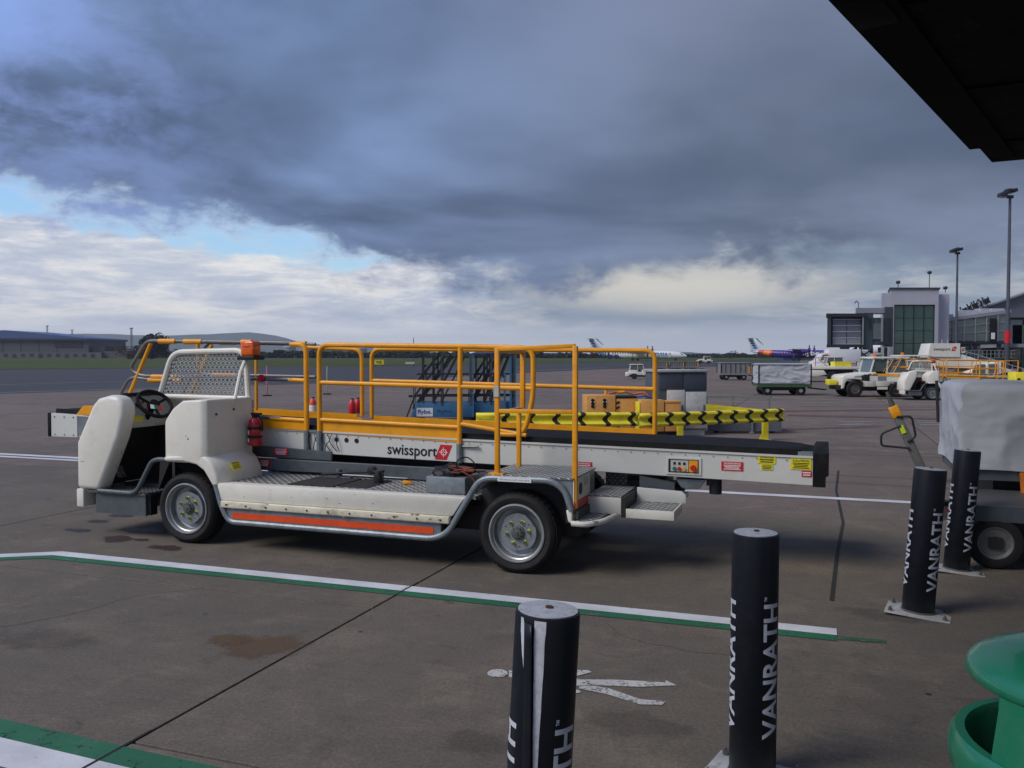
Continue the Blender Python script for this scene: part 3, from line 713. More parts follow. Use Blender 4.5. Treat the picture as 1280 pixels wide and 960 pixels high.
    for (x, z, y, w_, h_) in ((-4.10, .66, -.0165, .05, .004), (-4.14, .43, -.0165, .10, .003), (-3.05, .712, -.035, .16, .006), (-2.93, .90, -.0315, .012, .02), (-2.95, .92, -.0315, .008, .012), (-3.72, .60, -.0165, .008, .06), (-3.66, .74, -.0165, .006, .05)):
        for k in range(3):
            xx, zz = x+rn.uniform(-.3, .3)*w_, z+rn.uniform(-.3, .3)*h_; b.prism([(xx-w_/2*rn.uniform(.5, 1), zz), (xx+w_/2*rn.uniform(.5, 1), zz-h_*.3), (xx+w_*.2, zz+h_*.6)], y, y+.002)
    b.build('scuff_marks', mat('scuff', (84, 78, 70), .8, var=.2, scale=30), T)
    # ---------- sill, bumper strip, stripe, tube frame
    b = M(); b.prism([(-2.665, .52), (-2.66, .54), (-.40, .54), (-.43, .505), (-.50, .40), (-2.62, .40)], -.02, .10); b.build('sill_panel', MW, T, .006)
    b = M(); b.box(-2.60, -.52, -.038, .02, .340, .398); b.build('rub_strip', MCREAM, T, .010, 3)
    for k in range(11): M().cyl((-2.54+k*.195, -.040, .368), .0075, .008, 8, 'y').build('bolt', MRUST, T)
    b = M()
    for k in range(18):
        x = rn.uniform(-2.55, -.56); z = rn.choice((.341, .396, .352, .37)); s_ = rn.uniform(.006, .022)
        b.prism([(x-s_, z), (x-s_*.2, z-s_*.35), (x+s_*1.2, z+s_*.1), (x+s_*.3, z+s_*.4)], -.0392, -.0384)
    for k in range(10):
        x = rn.uniform(-2.5, -.6); z = rn.uniform(.41, .53); s_ = rn.uniform(.004, .016); b.prism([(x-s_, z), (x+s_*1.4, z-s_*.2), (x+s_*.3, z+s_*.3)], -.0212, -.0204)
    b.build('paint_chips', mat('chip', (146, 124, 92), .85, var=.3, scale=40), T)['kind'] = 'stuff'
    M().box(-2.56, -.60, -.008, .05, .22, .345).build('side_rail', MGALV, T, .004)
    M().box(-2.50, -.66, -.0125, -.0075, .252, .302).build('orange_stripe', MORG, T)
    b = M(); b.tube([(-2.665, -.01, .53), (-2.60, -.01, .33), (-2.53, -.01, .222), (-.66, -.01, .218), (-.54, -.01, .27), (-.30, -.01, .66), (-.22, -.01, .70), (.27, -.01, .705), (.37, -.01, .65), (.425, -.01, .50)], .024, 10, .09)
    b.build('frame_tube', MGALV, T)
    # ---------- deck
    M().box(-2.60, -.36, .10, .76, .515, .538).build('deck', MTREAD, T)
    M().box(-2.05, -1.62, .12, .60, .5385, .546).build('deck_mat', MMAT, T, .002, 1)
    M().box(-1.60, -1.33, .16, .60, .5385, .544).build('deck_mat', MMAT, T, .002, 1)
    b = M(); b.box(-.79, -.46, .13, .42, .538, .668); b.build('toolbox', MGALV, T, .008)
    b = M(); b.box(-1.98, -1.72, .56, .62, .539, .556); b.cyl((-1.84, .58, .585), .028, .07, 12, 'z'); b.build('pump_block', MBEAM, T, .003)
    b = M(); b.cyl((-1.38, .45, .59), .042, .09, 14, 'z'); b.box(-1.42, -1.345, .41, .49, .63, .645); b.cyl((-1.47, .50, .635), .035, .06, 12, 'y'); b.tube([(-1.33, .42, .64), (-1.32, .42, .57)], .008, 6); b.tube([(-1.5, .5, .62), (-1.7, .55, .60), (-2.0, .56, .57)], .012, 6, .05); b.build('valve_block', MCHAS, T, .003)
    M().obox((-1.12, .46, .555), .075, .05, .028, (0, .1, .4)).build('wheel_chock_tag', MYEL, T, .008)
    # ---------- rear wheel box
    b = M(); b.prism([(-.33, .60), (-.22, .712), (.27, .716), (.43, .716), (.43, .46), (.40, .46), (.395, .62), (.33, .68), (.24, .694), (-.20, .690), (-.30, .60)], .0, .62)
    b.build('rear_fender', MGALV, T, .004)
    M().box(-.24, .435, -.012, .64, .7165, .728).build('fender_top', MTREAD, T)
    b = M(); b.prism([(-.0, .52), (.44, .52), (.44, .715), (-.0, .715)], .432, .440, 'x'); b.build('rear_plate', MW, T)
    M().cyl((.441, .17, .632), .045, .004, 20, 'x').build('plate_opening', MDARK, T)
    M().box(.441, .445, .26, .37, .64, .70).build('rear_sticker', MPANEL, T)
    M().box(.4405, .446, -.005, .42, .50, .555).build('red_band', MRED, T)
    M().box(-.13, .13, -.038, -.034, .685, .712).build('warning_strip', MPRINT, T)
    put_text('lettering', 'THIS VEHICLE IS LEFT HAND DRIVE', (0, -.0385, .6985), (1,0,0), (0,0,1), MBLUE, T, w=.23, h=.011)
    M().prism([(.385, .50), (.43, .50), (.43, .40), (.40, .42)], -.02, .10).build('fender_corner', MW, T, .008)
    M().prism([(-.32, .60), (-.20, .68), (.25, .68), (.37, .60), (.37, .40), (.42, .40), (.42, .70), (-.32, .70)], .03, .6).build('arch_liner', MCHAS, T)
    # ---------- rear steps
    b = M(); b.box(.435, .60, .02, .37, .405, .425); b.build('step_tread', MTREAD, T)
    M().tube([(.43, -.03, .41), (.53, -.02, .405), (.62, .10, .41), (.66, .34, .415)], .020, 10, .10).build('step_nosing', MW, T)
    b = M(); 
    for k in range(7): b.box(.444, .462, .03+k*.05, .055+k*.05, .43, .49)
    b.build('grip_teeth', MHUB, T)
    b = M(); b.box(.44, .70, .36, .95, .42, .545); b.build('step_box', MW, T, .006)
    M().box(.44, .70, .37, .96, .546, .556).build('step_tread', MTREAD, T)
    M().box(.44, .62, .94, .955, .55, .66).build('step_back', MTREAD2, T)
    M().box(.70, .73, .36, .78, .40, .55).build('step_riser', MDARK, T)
    b = M(); b.box(.735, 1.08, .36, .372, .40, .468); b.box(1.08, 1.092, .36, .74, .40, .468); b.box(.735, 1.08, .372, .74, .40, .41); b.build('step_frame', MW, T, .004)
    M().box(.735, 1.085, .37, .74, .452, .462).build('step_tread', MTREAD, T)
    b = M(); b.prism([(.74, .465), (1.12, .465), (1.12, .53), (1.09, .56), (.74, .575)], .74, .755); b.build('step_guard', MWB, T, .004)
    b = M(); b.box(.72, 1.05, 1.0, 1.35, .50, .56); b.box(.44, .9, .96, 1.5, .46, .60); b.build('rear_crossmember', MCHAS, T, .01)
    M().prism([(.72, .50), (1.0, .50), (1.0, .60), (.72, .64)], .93, .96).build('gusset', MWB, T)
    M().tube([(1.0, .99, .50), (1.10, .99, .50)], .02, 8).build('tow_pin', MW, T)
    # ---------- wheels
    wheel(T, (0, 0, .300), spin=.2); wheel(T, (-2.99, 0, .300), spin=-.3)
    wheel(T, (0, 1.70, .300), True); wheel(T, (-2.99, 1.70, .300), True)
    # ---------- headguard with punched screen
    y_ = .60
    b = M(); b.tube([(-3.79, y_, 1.235), (-3.64, y_, 1.635), (-2.815, y_, 1.652), (-2.79, y_, 1.19)], .026, 10, .12); b.tube([(-3.80, y_, 1.222), (-2.79, y_, 1.214)], .024, 10)
    b.build('headguard', MW, T)
    M().tube([(-2.72, .32, 1.22), (-2.76, .45, 1.45), (-2.79, .58, 1.60)], .017, 8).build('guard_brace', MW, T)
    sm = M(); px_, pz_ = .0465, .0385
    nrow = 10
    for r_ in range(nrow):
        zc = 1.245 + (r_+.5)*pz_
        xl = -3.775 + (zc-1.235)*.375 + .028; xr = -2.81
        x = xr - (px_/2 if r_ % 2 else px_)
        while x - px_/2 > xl:
            ring = [(x+.0138*math.cos(t), zc+.0130*math.sin(t)) for t in (math.pi/6+2*math.pi*k/6 for k in range(6))]
            out = []
            for k in range(6):
                t = math.pi/6 + 2*math.pi*k/6; c_, s_ = math.cos(t), math.sin(t)
                sc2 = min((px_/2)/max(1e-6, abs(c_)), (pz_/2)/max(1e-6, abs(s_)))
                out.append((x+c_*sc2, zc+s_*sc2))
            V1 = [sm.b.verts.new((p[0], y_, p[1])) for p in out]; V2 = [sm.b.verts.new((p[0], y_, p[1])) for p in ring]
            for k in range(6): sm.b.faces.new((V1[k], V1[(k+1)%6], V2[(k+1)%6], V2[k]))
            cs = [(x+px_/2, zc+pz_/2), (x-px_/2, zc+pz_/2), (x-px_/2, zc-pz_/2), (x+px_/2, zc-pz_/2)]
            # close the little corner gaps top and bottom between the slanted points
            sm.face([(out[0][0], y_, out[0][1]), (cs[0][0], y_, cs[0][1]), (out[0][0], y_, zc+pz_/2)]) if out[0][1] < zc+pz_/2-1e-5 else None
            x -= px_
        # margin left of the holes up to the raked tube
        x += px_/2
        sm.face([(x, y_, zc-pz_/2), (x, y_, zc+pz_/2), (xl-.03+pz_*.19, y_, zc+pz_/2), (xl-.03-pz_*.19, y_, zc-pz_/2)])
        if r_ % 2 == 0: sm.face([(xr, y_, zc-pz_/2), (xr, y_, zc+pz_/2), (xr-px_/2, y_, zc+pz_/2), (xr-px_/2, y_, zc-pz_/2)])
    scr = sm.build('perforated_screen', mat('screen_grey', (146, 148, 146), .5, metal=.2, var=.08, scale=8), T)
    so = scr.modifiers.new('thickness', 'SOLIDIFY'); so.thickness = .003
    b = M(); b.box(-2.83, -2.69, .54, .66, 1.60, 1.735); bo = b.build('beacon', MAMB, T, .018, 3); M().box(-2.85, -2.67, .52, .68, 1.565, 1.602).build('beacon_base', MPBLK, bo, .006)
    M().box(-2.80, -2.72, .53, .67, 1.685, 1.690).build('beacon_band', MRED, bo)
    # ---------- boom
    yn, yf = .76, 1.62
    def side(y0, y1, nm, m_):
        b = M(); b.prism([(p[0], p[1]) for p in ZT] + [(p[0], p[1]) for p in ZB[::-1]], y0, y1); return b.build(nm, m_, T, .004, 1)
    side(yn, yn+.02, 'boom_side', MWB); side(yf-.02, yf, 'boom_side', MWB)
    b = M(); b.prism([(p[0]+(.02 if i==0 else 0), p[1]-.03) for i, p in enumerate(ZT)] + [(p[0]+(.02 if i==len(ZB)-1 else 0), p[1]+.03) for i, p in enumerate(ZB[::-1])], yn+.03, yf-.03); b.build('boom_core', MCHAS, T)
    # flange strip under the top edge + rubber skirt + belt
    b = M(); rr = []
    for x, z in ZT: rr.append([(x, yn-.010, z+.000), (x, yn-.010, z+.014), (x, yn+.06, z+.014), (x, yn+.06, z+.000)])
    b.loft(rr); b.build('top_flange', MWB, T)
    b = M(); rr = []
    xs = [-5.3, -4, -2.9, -1.5, -.78, .5, 1.6, 1.92, 2.02, 2.08]
    for x in xs:
        z = itp(ZT, x) + .014; dz = .036 if x < 1.9 else (.02 if x < 2.0 else (.0 if x < 2.05 else -.03))
        rr.append([(x, yn+.03, z), (x, yn+.06, z+dz), (x, yf-.06, z+dz), (x, yf-.03, z)])
    b.loft(rr); b.build('conveyor_belt', MBLK, T)
    b = M(); rr = []
    for x in xs[:-3] + [1.95]:
        z = itp(ZT, x) + .014; rr.append([(x, yn+.02, z), (x, yn+.028, z+.045), (x, yn+.045, z+.045), (x, yn+.04, z)])
    b.loft(rr); b.build('belt_skirt', MBLK, T)
    b = M(); b.prism([(2.035, .645), (2.125, .645), (2.125, .72), (2.145, .73), (2.145, .895), (2.05, .895), (2.035, .87)], yn-.03, yf+.03); b.build('end_bumper', MBLK, T, .003, 1)
    b = M(); b.cyl((2.0, (yn+yf)/2, .80), .055, yf-yn-.06, 16, 'y'); b.build('end_roller', MTUBE, T)
    M().box(1.93, 2.035, yn+.02, yn+.06, .862, .895).build('roller_cheek', MGALV, T)
    M().box(-5.37, -5.33, yn-.02, yf+.02, .775, 1.02).build('end_bumper', MBLK, T, .006)
    b = M(); b.box(-5.33, -4.98, yn-.012, yn-.002, .776, 1.006); pl = b.build('end_plate', MWB, T, .003, 1)
    for x in (-5.28, -5.15, -5.03):
        for z in (.80, .98): M().cyl((x, yn-.014, z), .007, .006, 8, 'y').build('bolt', MHUB, pl)
    M().box(-4.975, -4.62, yn-.006, yn-.001, .80, .985).build('end_frame', MGALV, T)
    M().prism([(-5.0, 1.005), (-4.9, 1.10), (-4.72, 1.10), (-4.72, 1.0)], yn-.01, yn+.02).build('toe_board_end', MYEL, T, .004)
    b = M()
    for k in range(44):
        x = -2.6 + k*.106; b.cyl((x, yn-.002, itp(ZT, x)-.022), .0045, .006, 6, 'y')
    b.build('rivets', MHUB, T)
    for x in (-1.975, -1.872, -1.770):
        M().cyl((x, yn-.001, itp(ZT, x)-.056), .021, .006, 18, 'y').build('vent_hole', MPBLK, T)
    put_text('lettering', 'swissport', (-1.225, yn-.0035, .773), (1,0,-.016), (.016,0,1), MPBLK, T, w=.475, h=.118, bold=.012)
    swissport_mark(T, (-.928, yn-.001, .782), (1,0,-.016), (.016,0,1), .128)
    # stickers on the boom
    sticker(T, 'warning_label', .235, .372, .686, .752, yn-.003, MRED, 3, 'WARNING')
    sticker(T, 'warning_label', 1.381, 1.541, .735, .803, yn-.003, MRED, 4, 'WARNING')
    sticker(T, 'warning_label', 1.648, 1.775, .80, .855, yn-.003, MYLAB, 2, 'ATTENTION', MPBLK, MPBLK)
    sticker(T, 'warning_label', 1.67, 1.755, .752, .796, yn-.003, MYLAB, 2, 'CAUTION', MPBLK, MPBLK)
    sticker(T, 'caution_sticker', 1.880, 2.025, .765, .845, yn-.003, MYLAB, 4, 'CAUTION', MPBLK, MPBLK)
    sticker(T, 'warning_label', 1.958, 2.028, .715, .758, yn-.003, MRED, 2)
    # control panel
    cp = M().box(.965, 1.235, yn-.008, yn-.001, .685, .822).build('control_panel', MWB, T, .003, 1)
    M().box(.982, 1.212, yn-.011, yn-.006, .704, .806).build('panel_recess', MPBLK, cp)
    M().box(1.000, 1.135, yn-.013, yn-.009, .712, .798).build('panel_face', MPANEL, cp); M().box(1.140, 1.206, yn-.013, yn-.009, .710, .800).build('emergency_plate', MYEL, cp)
    for i, m_ in enumerate((MGREEN, MRED, MYEL)):
        M().cyl((1.03+i*.037, yn-.017, .734), .0145, .014, 14, 'y').build('push_button', m_, cp); M().box(1.021+i*.037, 1.039+i*.037, yn-.016, yn-.012, .764, .784).build('button_tag', MPBLK, cp)
    M().cyl((1.173, yn-.022, .745), .021, .024, 16, 'y').build('emergency_button', MRED, cp)
    M().prism([(1.03, .648), (1.07, .585), (1.12, .565), (1.21, .575), (1.26, .648)], yn+.04, yn+.14).build('panel_bracket', MGALV, T, .004)
    b = M(); b.cyl((1.325, yn+.12, .60), .048, .13, 14, 'z'); b.box(1.26, 1.33, yn+.08, yn+.16, .60, .66); b.build('lamp_housing', MCHAS, T)
    # ---------- lift frame under the boom
    b = M(); b.prism([(-3.1, .79), (-2.0, .748), (-2.0, .668), (-3.1, .676)], .715, .74); b.build('lift_beam', MBEAM, T, .004, 1)
    b = M(); b.prism([(-2.95, .672), (-1.95, .666), (.2, .650), (.2, .56), (-.91, .560), (-1.95, .566), (-2.95, .560)], .66, .70); b.build('lift_beam', MBEAM, T, .004, 1)
    b = M(); b.prism([(-2.95, .672), (.2, .650), (.2, .56), (-2.95, .560)], 1.4, 1.45); b.prism([(-3.1, .79), (-2.0, .748), (-2.0, .668), (-3.1, .676)], 1.62, 1.66); b.build('lift_beam', MBEAM, T)
    sticker(T, 'warning_label', -2.602, -2.45, .698, .765, .711, MRED, 3, 'WARNING'); sticker(T, 'warning_label', -2.75, -2.605, .592, .660, .656, MRED, 3, 'WARNING')
    M().tube([(-2.2, .78, .60), (-1.2, .78, .58), (-.3, .8, .60)], .03, 8).build('lift_cylinder', MTUBE, T)
    # ---------- handrails on the boom
    def rail(nm, pts, r=.021, f=.07, m_=MYEL, par=T): return M().tube(pts, r, 10, f).build(nm, m_, par)
    for y, far in ((yn-.012, False), (yf+.012, True)):
        xs_ = -2.42 if not far else -2.75
        # hoop over the cab, bent back on itself, with the steel sliding rails
        if not far:
            rail('handrail', [(-2.44, y, 1.706), (-2.275, y, 1.702), (-2.275, y, .92)], .023, .10)
            rail('handrail', [(-2.46, y, 1.385), (-2.275, y, 1.378)], .019, 0); rail('handrail', [(-2.66, y, 1.030), (-2.275, y, 1.018)], .019, 0)
        rail('sliding_rail', [(xs_, y, 1.716), (-3.95, y, 1.745), (-4.08, y, 1.745), (-4.30, y, 1.47), (-4.16, y, 1.405), (xs_, y, 1.386)], .018, .13, MTUBE)
        rail('sliding_rail', [(-4.47, y, 1.14), (-4.30, y, 1.40), (-4.10, y, 1.372), (-3.7, y, 1.372)], .016, .10, MTUBE)
        if not far: rail('sliding_rail', [(-2.55, y, 1.035), (-3.1, y, 1.04)], .017, 0, MTUBE)
        for xa, xb, z in ((-3.93, -3.73, 1.742), (-3.63, -3.42, 1.737), (-2.97, -2.86, 1.728), (-4.02, -3.72, 1.398), (-4.06, -3.66, 1.366)):
            rail('rail_sleeve', [(xa, y, z), (xb, y, z-.002)], .025, 0)
        rail('rail_stay', [(-4.03, y, 1.72), (-4.36, y, 1.12)], .019, 0)
        rail('rail_stay', [(-3.47, y, 1.72), (-3.47, y, 1.05)], .017, 0)
        b = M(); b.prism([(-4.9, 1.10), (-2.275, 1.02), (-2.275, .928), (-4.9, 1.01)], y-.004, y+.004); b.build('toe_board', MYEL, T)
        # main hoops
        if not far:
            x0, x1 = -2.14, -.10
            rail('handrail', [(x0, y, .90), (x0, y, 1.700), (x1-.5, y, 1.678), (-.42, y, 1.672), (-.12, y, 1.665), (-.12, y, 1.26), (-.20, y, .955), (-.45, y, .955)], .022, .10)
            rail('handrail', [(x0, y, 1.363), (-.12, y, 1.333)], .019, 0)
            rail('handrail', [(x0, y, 1.030), (-.77, y, 1.000)], .018, 0); rail('handrail', [(-.77, y, 1.03), (-.18, y, .952)], .018, 0)
            rail('rail_post', [(-.765, y, 1.675), (-.775, y, .86)], .022, 0)
            b = M(); b.prism([(x0, 1.02), (-.77, .99), (-.77, .872), (x0, .910)], y+.006, y+.012); b.build('toe_board', MYEL, T)
            for x in (-2.275, x0, -.775): M().tube([(x, y-.004, .93 if x < -1 else .862), (x, y-.004, .735 if x < -1 else .70)], .026, 10).build('rail_socket', MGALV, T)
            M().box(-2.275, x0, y-.006, y+.02, .915, .935).build('socket_bridge', MGALV, T)
            M().tube([(-.76, y, .84), (-.60, y-.01, .845)], .010, 8).build('locking_pin', MHUB, T)
        else:
            rail('handrail', [(-2.9, y, 1.69), (-2.215, y, 1.665), (-2.215, y, 1.0)], .021, .10)
            rail('handrail', [(-2.105, y, .99), (-2.105, y, 1.668), (.71, y, 1.648), (.71, y, .87)], .021, .10)
            rail('handrail', [(-2.105, y, 1.357), (.71, y, 1.308)], .019, 0)
            b = M(); b.prism([(-3.0, 1.035), (-2.215, .985), (-2.215, .885), (-3.0, .93)], y-.004, y+.004); b.build('toe_board', MYEL, T)
            b = M(); b.prism([(-2.105, 1.010), (.71, .955), (.71, .855), (-2.105, .880)], y-.006, y+.006); b.build('toe_board', MYEL, T)
    # red clamp wheel on the mid rail
    b = M(); b.cyl((-2.74, yn-.035, 1.395), .035, .03, 16, 'y'); b.cyl((-2.74, yn-.055, 1.395), .018, .02, 10, 'y'); b.build('clamp_knob', MRED, T)
    # cables at the sockets
    b = M()
    rnd = random.Random(3)
    for k in range(7):
        x = -2.24 + k*.045; z = .90
        b.tube([(x, yn-.012, z), (x+rnd.uniform(-.03,.05), yn-.03, z-.05), (x+rnd.uniform(-.04,.04), yn-.035, z-.09), (x+rnd.uniform(-.02,.06), yn-.012, z-.15)], .004, 5, .02)
    b.build('cable', MPBLK, T)
    # ---------- fixed handrail on the rear fender
    f = [(-.155, .025), (.432, .025)]
    b = M(); b.bar((-.155, .025, .728), (-.155, .025, 1.66), .036, .036); b.bar((.440, .025, .512), (.440, .025, 1.672), .036, .036)
    b.build('rail_post', MYEL, T, .006)
    b = M(); b.bar((-.155, .025, 1.650), (.44, .025, 1.672), .03, .03); b.bar((-.155, .025, 1.195), (.42, .025, 1.200), .03, .03); b.build('handrail', MYEL, T, .005)
    b = M(); b.bar((-.155, .50, .728), (-.155, .50, 1.19), .034, .034); b.bar((-.13, .52, 1.19), (-.13, .52, 1.64), .036, .036); b.bar((-.155, .025, 1.18), (-.155, .5, 1.18), .03, .03); b.bar((-.155, .045, 1.64), (-.13, .52, 1.63), .03, .03)
    b.build('handrail', MYEL, T, .005)
    M().box(-.175, -.135, -.002, .006, 1.30, 1.38).build('grey_tag', MPANEL, T)
    M().box(-.215, -.10, -.01, .06, .728, .738).build('post_foot', MYEL, T)
    return T
loader = make_loader()
loader.location = ORI; loader.rotation_euler.z = ANG
def lw(u, v, z): return FR @ Vector((u, v, z))
# things carried by the loader
ex = thing('fire_extinguisher', 'small red fire extinguisher with black straps hung behind the loader cab', 'fire extinguisher', lw(-2.67, .53, .80), ANG, scale=1.12)
M().lathe([(0, 0), (.05, .0), (.056, .012), (.056, .17), (.045, .205), (.02, .225), (0, .225)], 20).build('cylinder', mat('extinguisher_red', (190, 22, 30), .3, var=.06, dirt=.2, coat=.4), ex)
b = M(); b.lathe([(.022, .22), (.026, .25), (0, .255)], 12); b.box(-.03, .06, -.012, .012, .245, .262); b.tube([(.03, 0, .24), (.07, 0, .20), (.068, 0, .12)], .009, 6, .03); b.build('valve', MPBLK, ex)
for z in (.06, .13): M().lathe([(.0575, z), (.0575, z+.025), (.05, z+.025), (.05, z), (.0575, z)], 20).build('strap', MPBLK, ex)
for z in (.03, .09): M().lathe([(.0572, z), (.0572, z+.034)], 6, a0=R(200), a1=R(255)).build('label', MPRINT, ex)
bg_ = thing('black_bag', 'crumpled black bag lying in the grey toolbox on the loader deck', 'bag', lw(-.62, .27, .668), ANG)
b = M(); bmesh.ops.create_icosphere(b.b, subdivisions=3, radius=1)
rnd = random.Random(9)
for v in b.b.verts:
    n = 1 + .18*math.sin(7*v.co.x+3*v.co.z) + .12*math.sin(11*v.co.y+5*v.co.x)
    v.co = Vector((v.co.x*.15*n, v.co.y*.11*n, max(-.02, v.co.z*.065*n+.02)))
b.build('bag_body', MPBLK, bg_)
cb = thing('ratchet_straps', 'tangle of orange and brown straps on the black bag of the loader', 'straps', lw(-.50, .25, .70), ANG)
b = M(); 
for k in range(9):
    p = [Vector((rnd.uniform(-.16,.14), rnd.uniform(-.1,.05), rnd.uniform(.0,.05))) for _ in range(4)]
    b.tube(p, .006, 5, .05)
b.tube([(.0, -.1, .02), (.10, -.10, -.03), (.14, -.10, -.12)], .006, 5, .04)
b.build('strap', mat('strap_brown', (120, 58, 34), .7, var=.2, scale=30), cb)
M().tube([(-.05, -.05, .0), (-.07, -.05, .09), (.03, -.05, .13), (.10, -.05, .07), (.09, -.05, .0)], .005, 6, .05).build('wire_loop', MBLK, cb)
# ================================================================= BOLLARDS
BR, BH = .0895, .905
def wrap_mesh(me, r, name, m, parent, a_c, z_c, off=.0012, mi=None):
    """bend flat print (x = up the post, y = round it, letter tops to the left) onto a cylinder"""
    b = bmesh.new(); b.from_mesh(me)
    y = -.06
    while y < .06:
        bmesh.ops.bisect_plane(b, geom=b.verts[:]+b.edges[:]+b.faces[:], plane_co=(0, y, 0), plane_no=(0, 1, 0)); y += .005
    for v in b.verts:
        a = a_c - v.co.y/r; z = z_c + v.co.x
        v.co = Vector(((r+off)*math.sin(a), -(r+off)*math.cos(a), z))
    o = M(); o.b.free(); o.b = b
    return o.build(name, m, parent)
van = text_mesh('VANRATH', w=.487, h=.074, bold=.022); tm_ = text_mesh('TM', w=.016, h=.010, bold=.02)
for v in tm_.vertices: v.co.x += .262; v.co.y += .030
def bollard(label, base, lean, rz, plate_rot, peeled=False, scale=1.0, tz=.400, hz=1.0):
    T = thing('bollard', label, 'bollard', base, 0, 'navy bollards along the walkway')
    T.rotation_euler = (lean[1], lean[0], 0)
    T.scale = (scale, scale, hz)
    r = BR
    b = M(); b.lathe([(r-.006, .004), (r, .012), (r, BH-.012), (r-.002, BH-.004), (r-.007, BH-.003)], 48); b.build('sleeve', MNAVY, T, angle=60)
    b = M(); b.lathe([(r-.007, BH-.012), (r-.007, BH+.000), (.018, BH+.003), (.0, BH+.003)], 40); cp = b.build('cap', mat('cap_white', (176, 178, 184), .5, var=.1, scale=20, dirt=.6, dirtcol=(90, 84, 78)), T)
    M().cyl((.003, .0, BH+.004), .011, .008, 6).build('cap_bolt', MRUST, cp)
    pm = M(); pm.obox((0, -.005, .006), .35, .27, .012, (0, 0, plate_rot))
    pl = pm.build('base_plate', MPLATE, T, .002)
    for sx in (-1, 1):
        for sy in (-1, 1):
            p = Matrix.Rotation(plate_rot, 4, 'Z') @ Vector((.145*sx, .105*sy, .012))
            M().cyl((p.x, p.y-.005, .02), .013, .016, 6).cyl((p.x, p.y-.005, .03), .006, .02, 6).build('anchor_bolt', MHUB, pl)
    b = M(); b.lathe([(r+.004, .012), (r+.006, .02), (r, .024)], 32); b.build('weld_collar', MHUB, T)
    for k in range(3):
        a = rz + R(45) - k*R(120)
        me = van.copy(); wrap_mesh(me, r, 'lettering', MLETTER, T, a, tz)
        wrap_mesh(tm_.copy(), r, 'trademark_sign', MLETTER, T, a, tz)
    if peeled:
        b = M()
        def patch(rows, off0, off1, n=8, jag=.0):
            rn = random.Random(2); V = []
            for (a0, a1, z) in rows:
                j = rn.uniform(-jag, jag); row = []
                for k in range(n+1):
                    t = k/n; a = R(a0+(a1-a0)*t + j); rr = r + off0 + (off1-off0)*t
                    row.append(b.b.verts.new((rr*math.sin(a), -rr*math.cos(a), z)))
                V.append(row)
            for p, q in zip(V, V[1:]):
                for k in range(n): b.b.faces.new((p[k], p[k+1], q[k+1], q[k]))
        patch([(-26+ (.895-z)*28, -5 + (.02 if i % 2 else -.3) - (.895-z)*4, z) for i, z in enumerate([.895 - .027*k for k in range(26)])], .0010, .0012, 8, .5)
        patch([(-55, -48, .895), (-54, -44, .86), (-48, -38, .80), (-40, -33, .74), (-31, -29, .69)], .0010, .0012)
        b.build('bare_strip', mat('bare_metal_white', (192, 194, 200), .5, var=.12, scale=20, dirt=.5, dirtcol=(100, 96, 92)), T)
        b = M(); patch([(-46+(.885-z)*30, -27+(.885-z)*27, z) for z in [.885 - .04*k for k in range(16)]], .0016, .013, 6)
        fl = b.build('torn_flap', MNAVY, T); s_ = fl.modifiers.new('t', 'SOLIDIFY'); s_.thickness = .0015
    return T
bollard('navy bollard with white torn sleeve strip, nearest the camera, cut by the bottom edge', (.052, 2.345, 0), (R(3.0), 0), R(-1), R(-25), True, tz=.360)
p2 = gp(941, 974); bollard('intact navy bollard standing alone right of the painted pedestrian symbol', (p2.x+.003, p2.y+.02, 0), (R(.3), 0), R(-15), R(-33), tz=.418, hz=1.035, scale=.965)
p3 = gp(1147, 766); bollard('navy bollard on a pale bolted plate, middle of the right hand group', (p3.x, p3.y, 0), (R(4.2), 0), R(-25), R(-29), scale=1.05)
p4 = gp(1195, 713); bollard('navy bollard farthest back, standing in front of the covered cart', (p4.x, p4.y, 0), (R(4.6), 0), R(-27), R(-22))

# ================================================================= LITTER BIN
bn_ = thing('litter_bin', 'green plastic hooded litter bin at the lower right corner', 'litter bin', (1.245, 1.80, -.03))
b = M(); b.lathe([(.20, .02), (.215, .0), (.245, .02), (.262, .60), (.262, .66), (.272, .665), (.272, .70), (.262, .705), (.262, .715), (.279, .72), (.285, .75), (.282, .785), (.270, .800), (.250, .800), (.243, .785), (.243, .68), (.236, .55), (.22, .06), (.0, .05)], 56)
b.build('bin_body', MGREEN, bn_, angle=50)
b = M(); b.lathe([(.2645, .50), (.2665, .505), (.2665, .64), (.2645, .645)], 56); b.build('bin_band', mat('bin_band_dark', (34, 52, 58), .4, var=.1, scale=6), bn_)
b = M(); b.lathe([(.0, .06), (.20, .06), (.232, .66)], 40); b.build('bin_liner', MPBLK, bn_)
b = M(); b.lathe([(.0, .972), (.08, .972), (.16, .966), (.215, .955), (.238, .942), (.248, .930), (.252, .936), (.252, .948), (.243, .962), (.22, .977), (.17, .992), (.09, 1.002), (.0, 1.004)], 56); b.build('bin_hood', MGREEN, bn_, angle=60)
for nm, a0, a1 in (('hood_pillar', 192, 318), ('hood_pillar', 20, 95)):
    b = M(); n = 16; rings = []
    for k in range(n+1):
        a = R(a0+(a1-a0)*k/n); c_, s_ = math.cos(a), math.sin(a)
        rings.append([(.268*c_, .268*s_, .70), (.262*c_, .262*s_, .80), (.246*c_, .246*s_, .90), (.244*c_, .244*s_, .955), (.236*c_, .236*s_, .955), (.236*c_, .236*s_, .90), (.250*c_, .250*s_, .80), (.250*c_, .250*s_, .70)])
    b.loft(rings); b.build(nm, MGREEN, bn_, angle=50)
put_text('lettering', 'LITTER', (.0, -.269, .745), (1,0,0), (0,0,1), MLETTER, bn_, w=.14, h=.03) if False else None

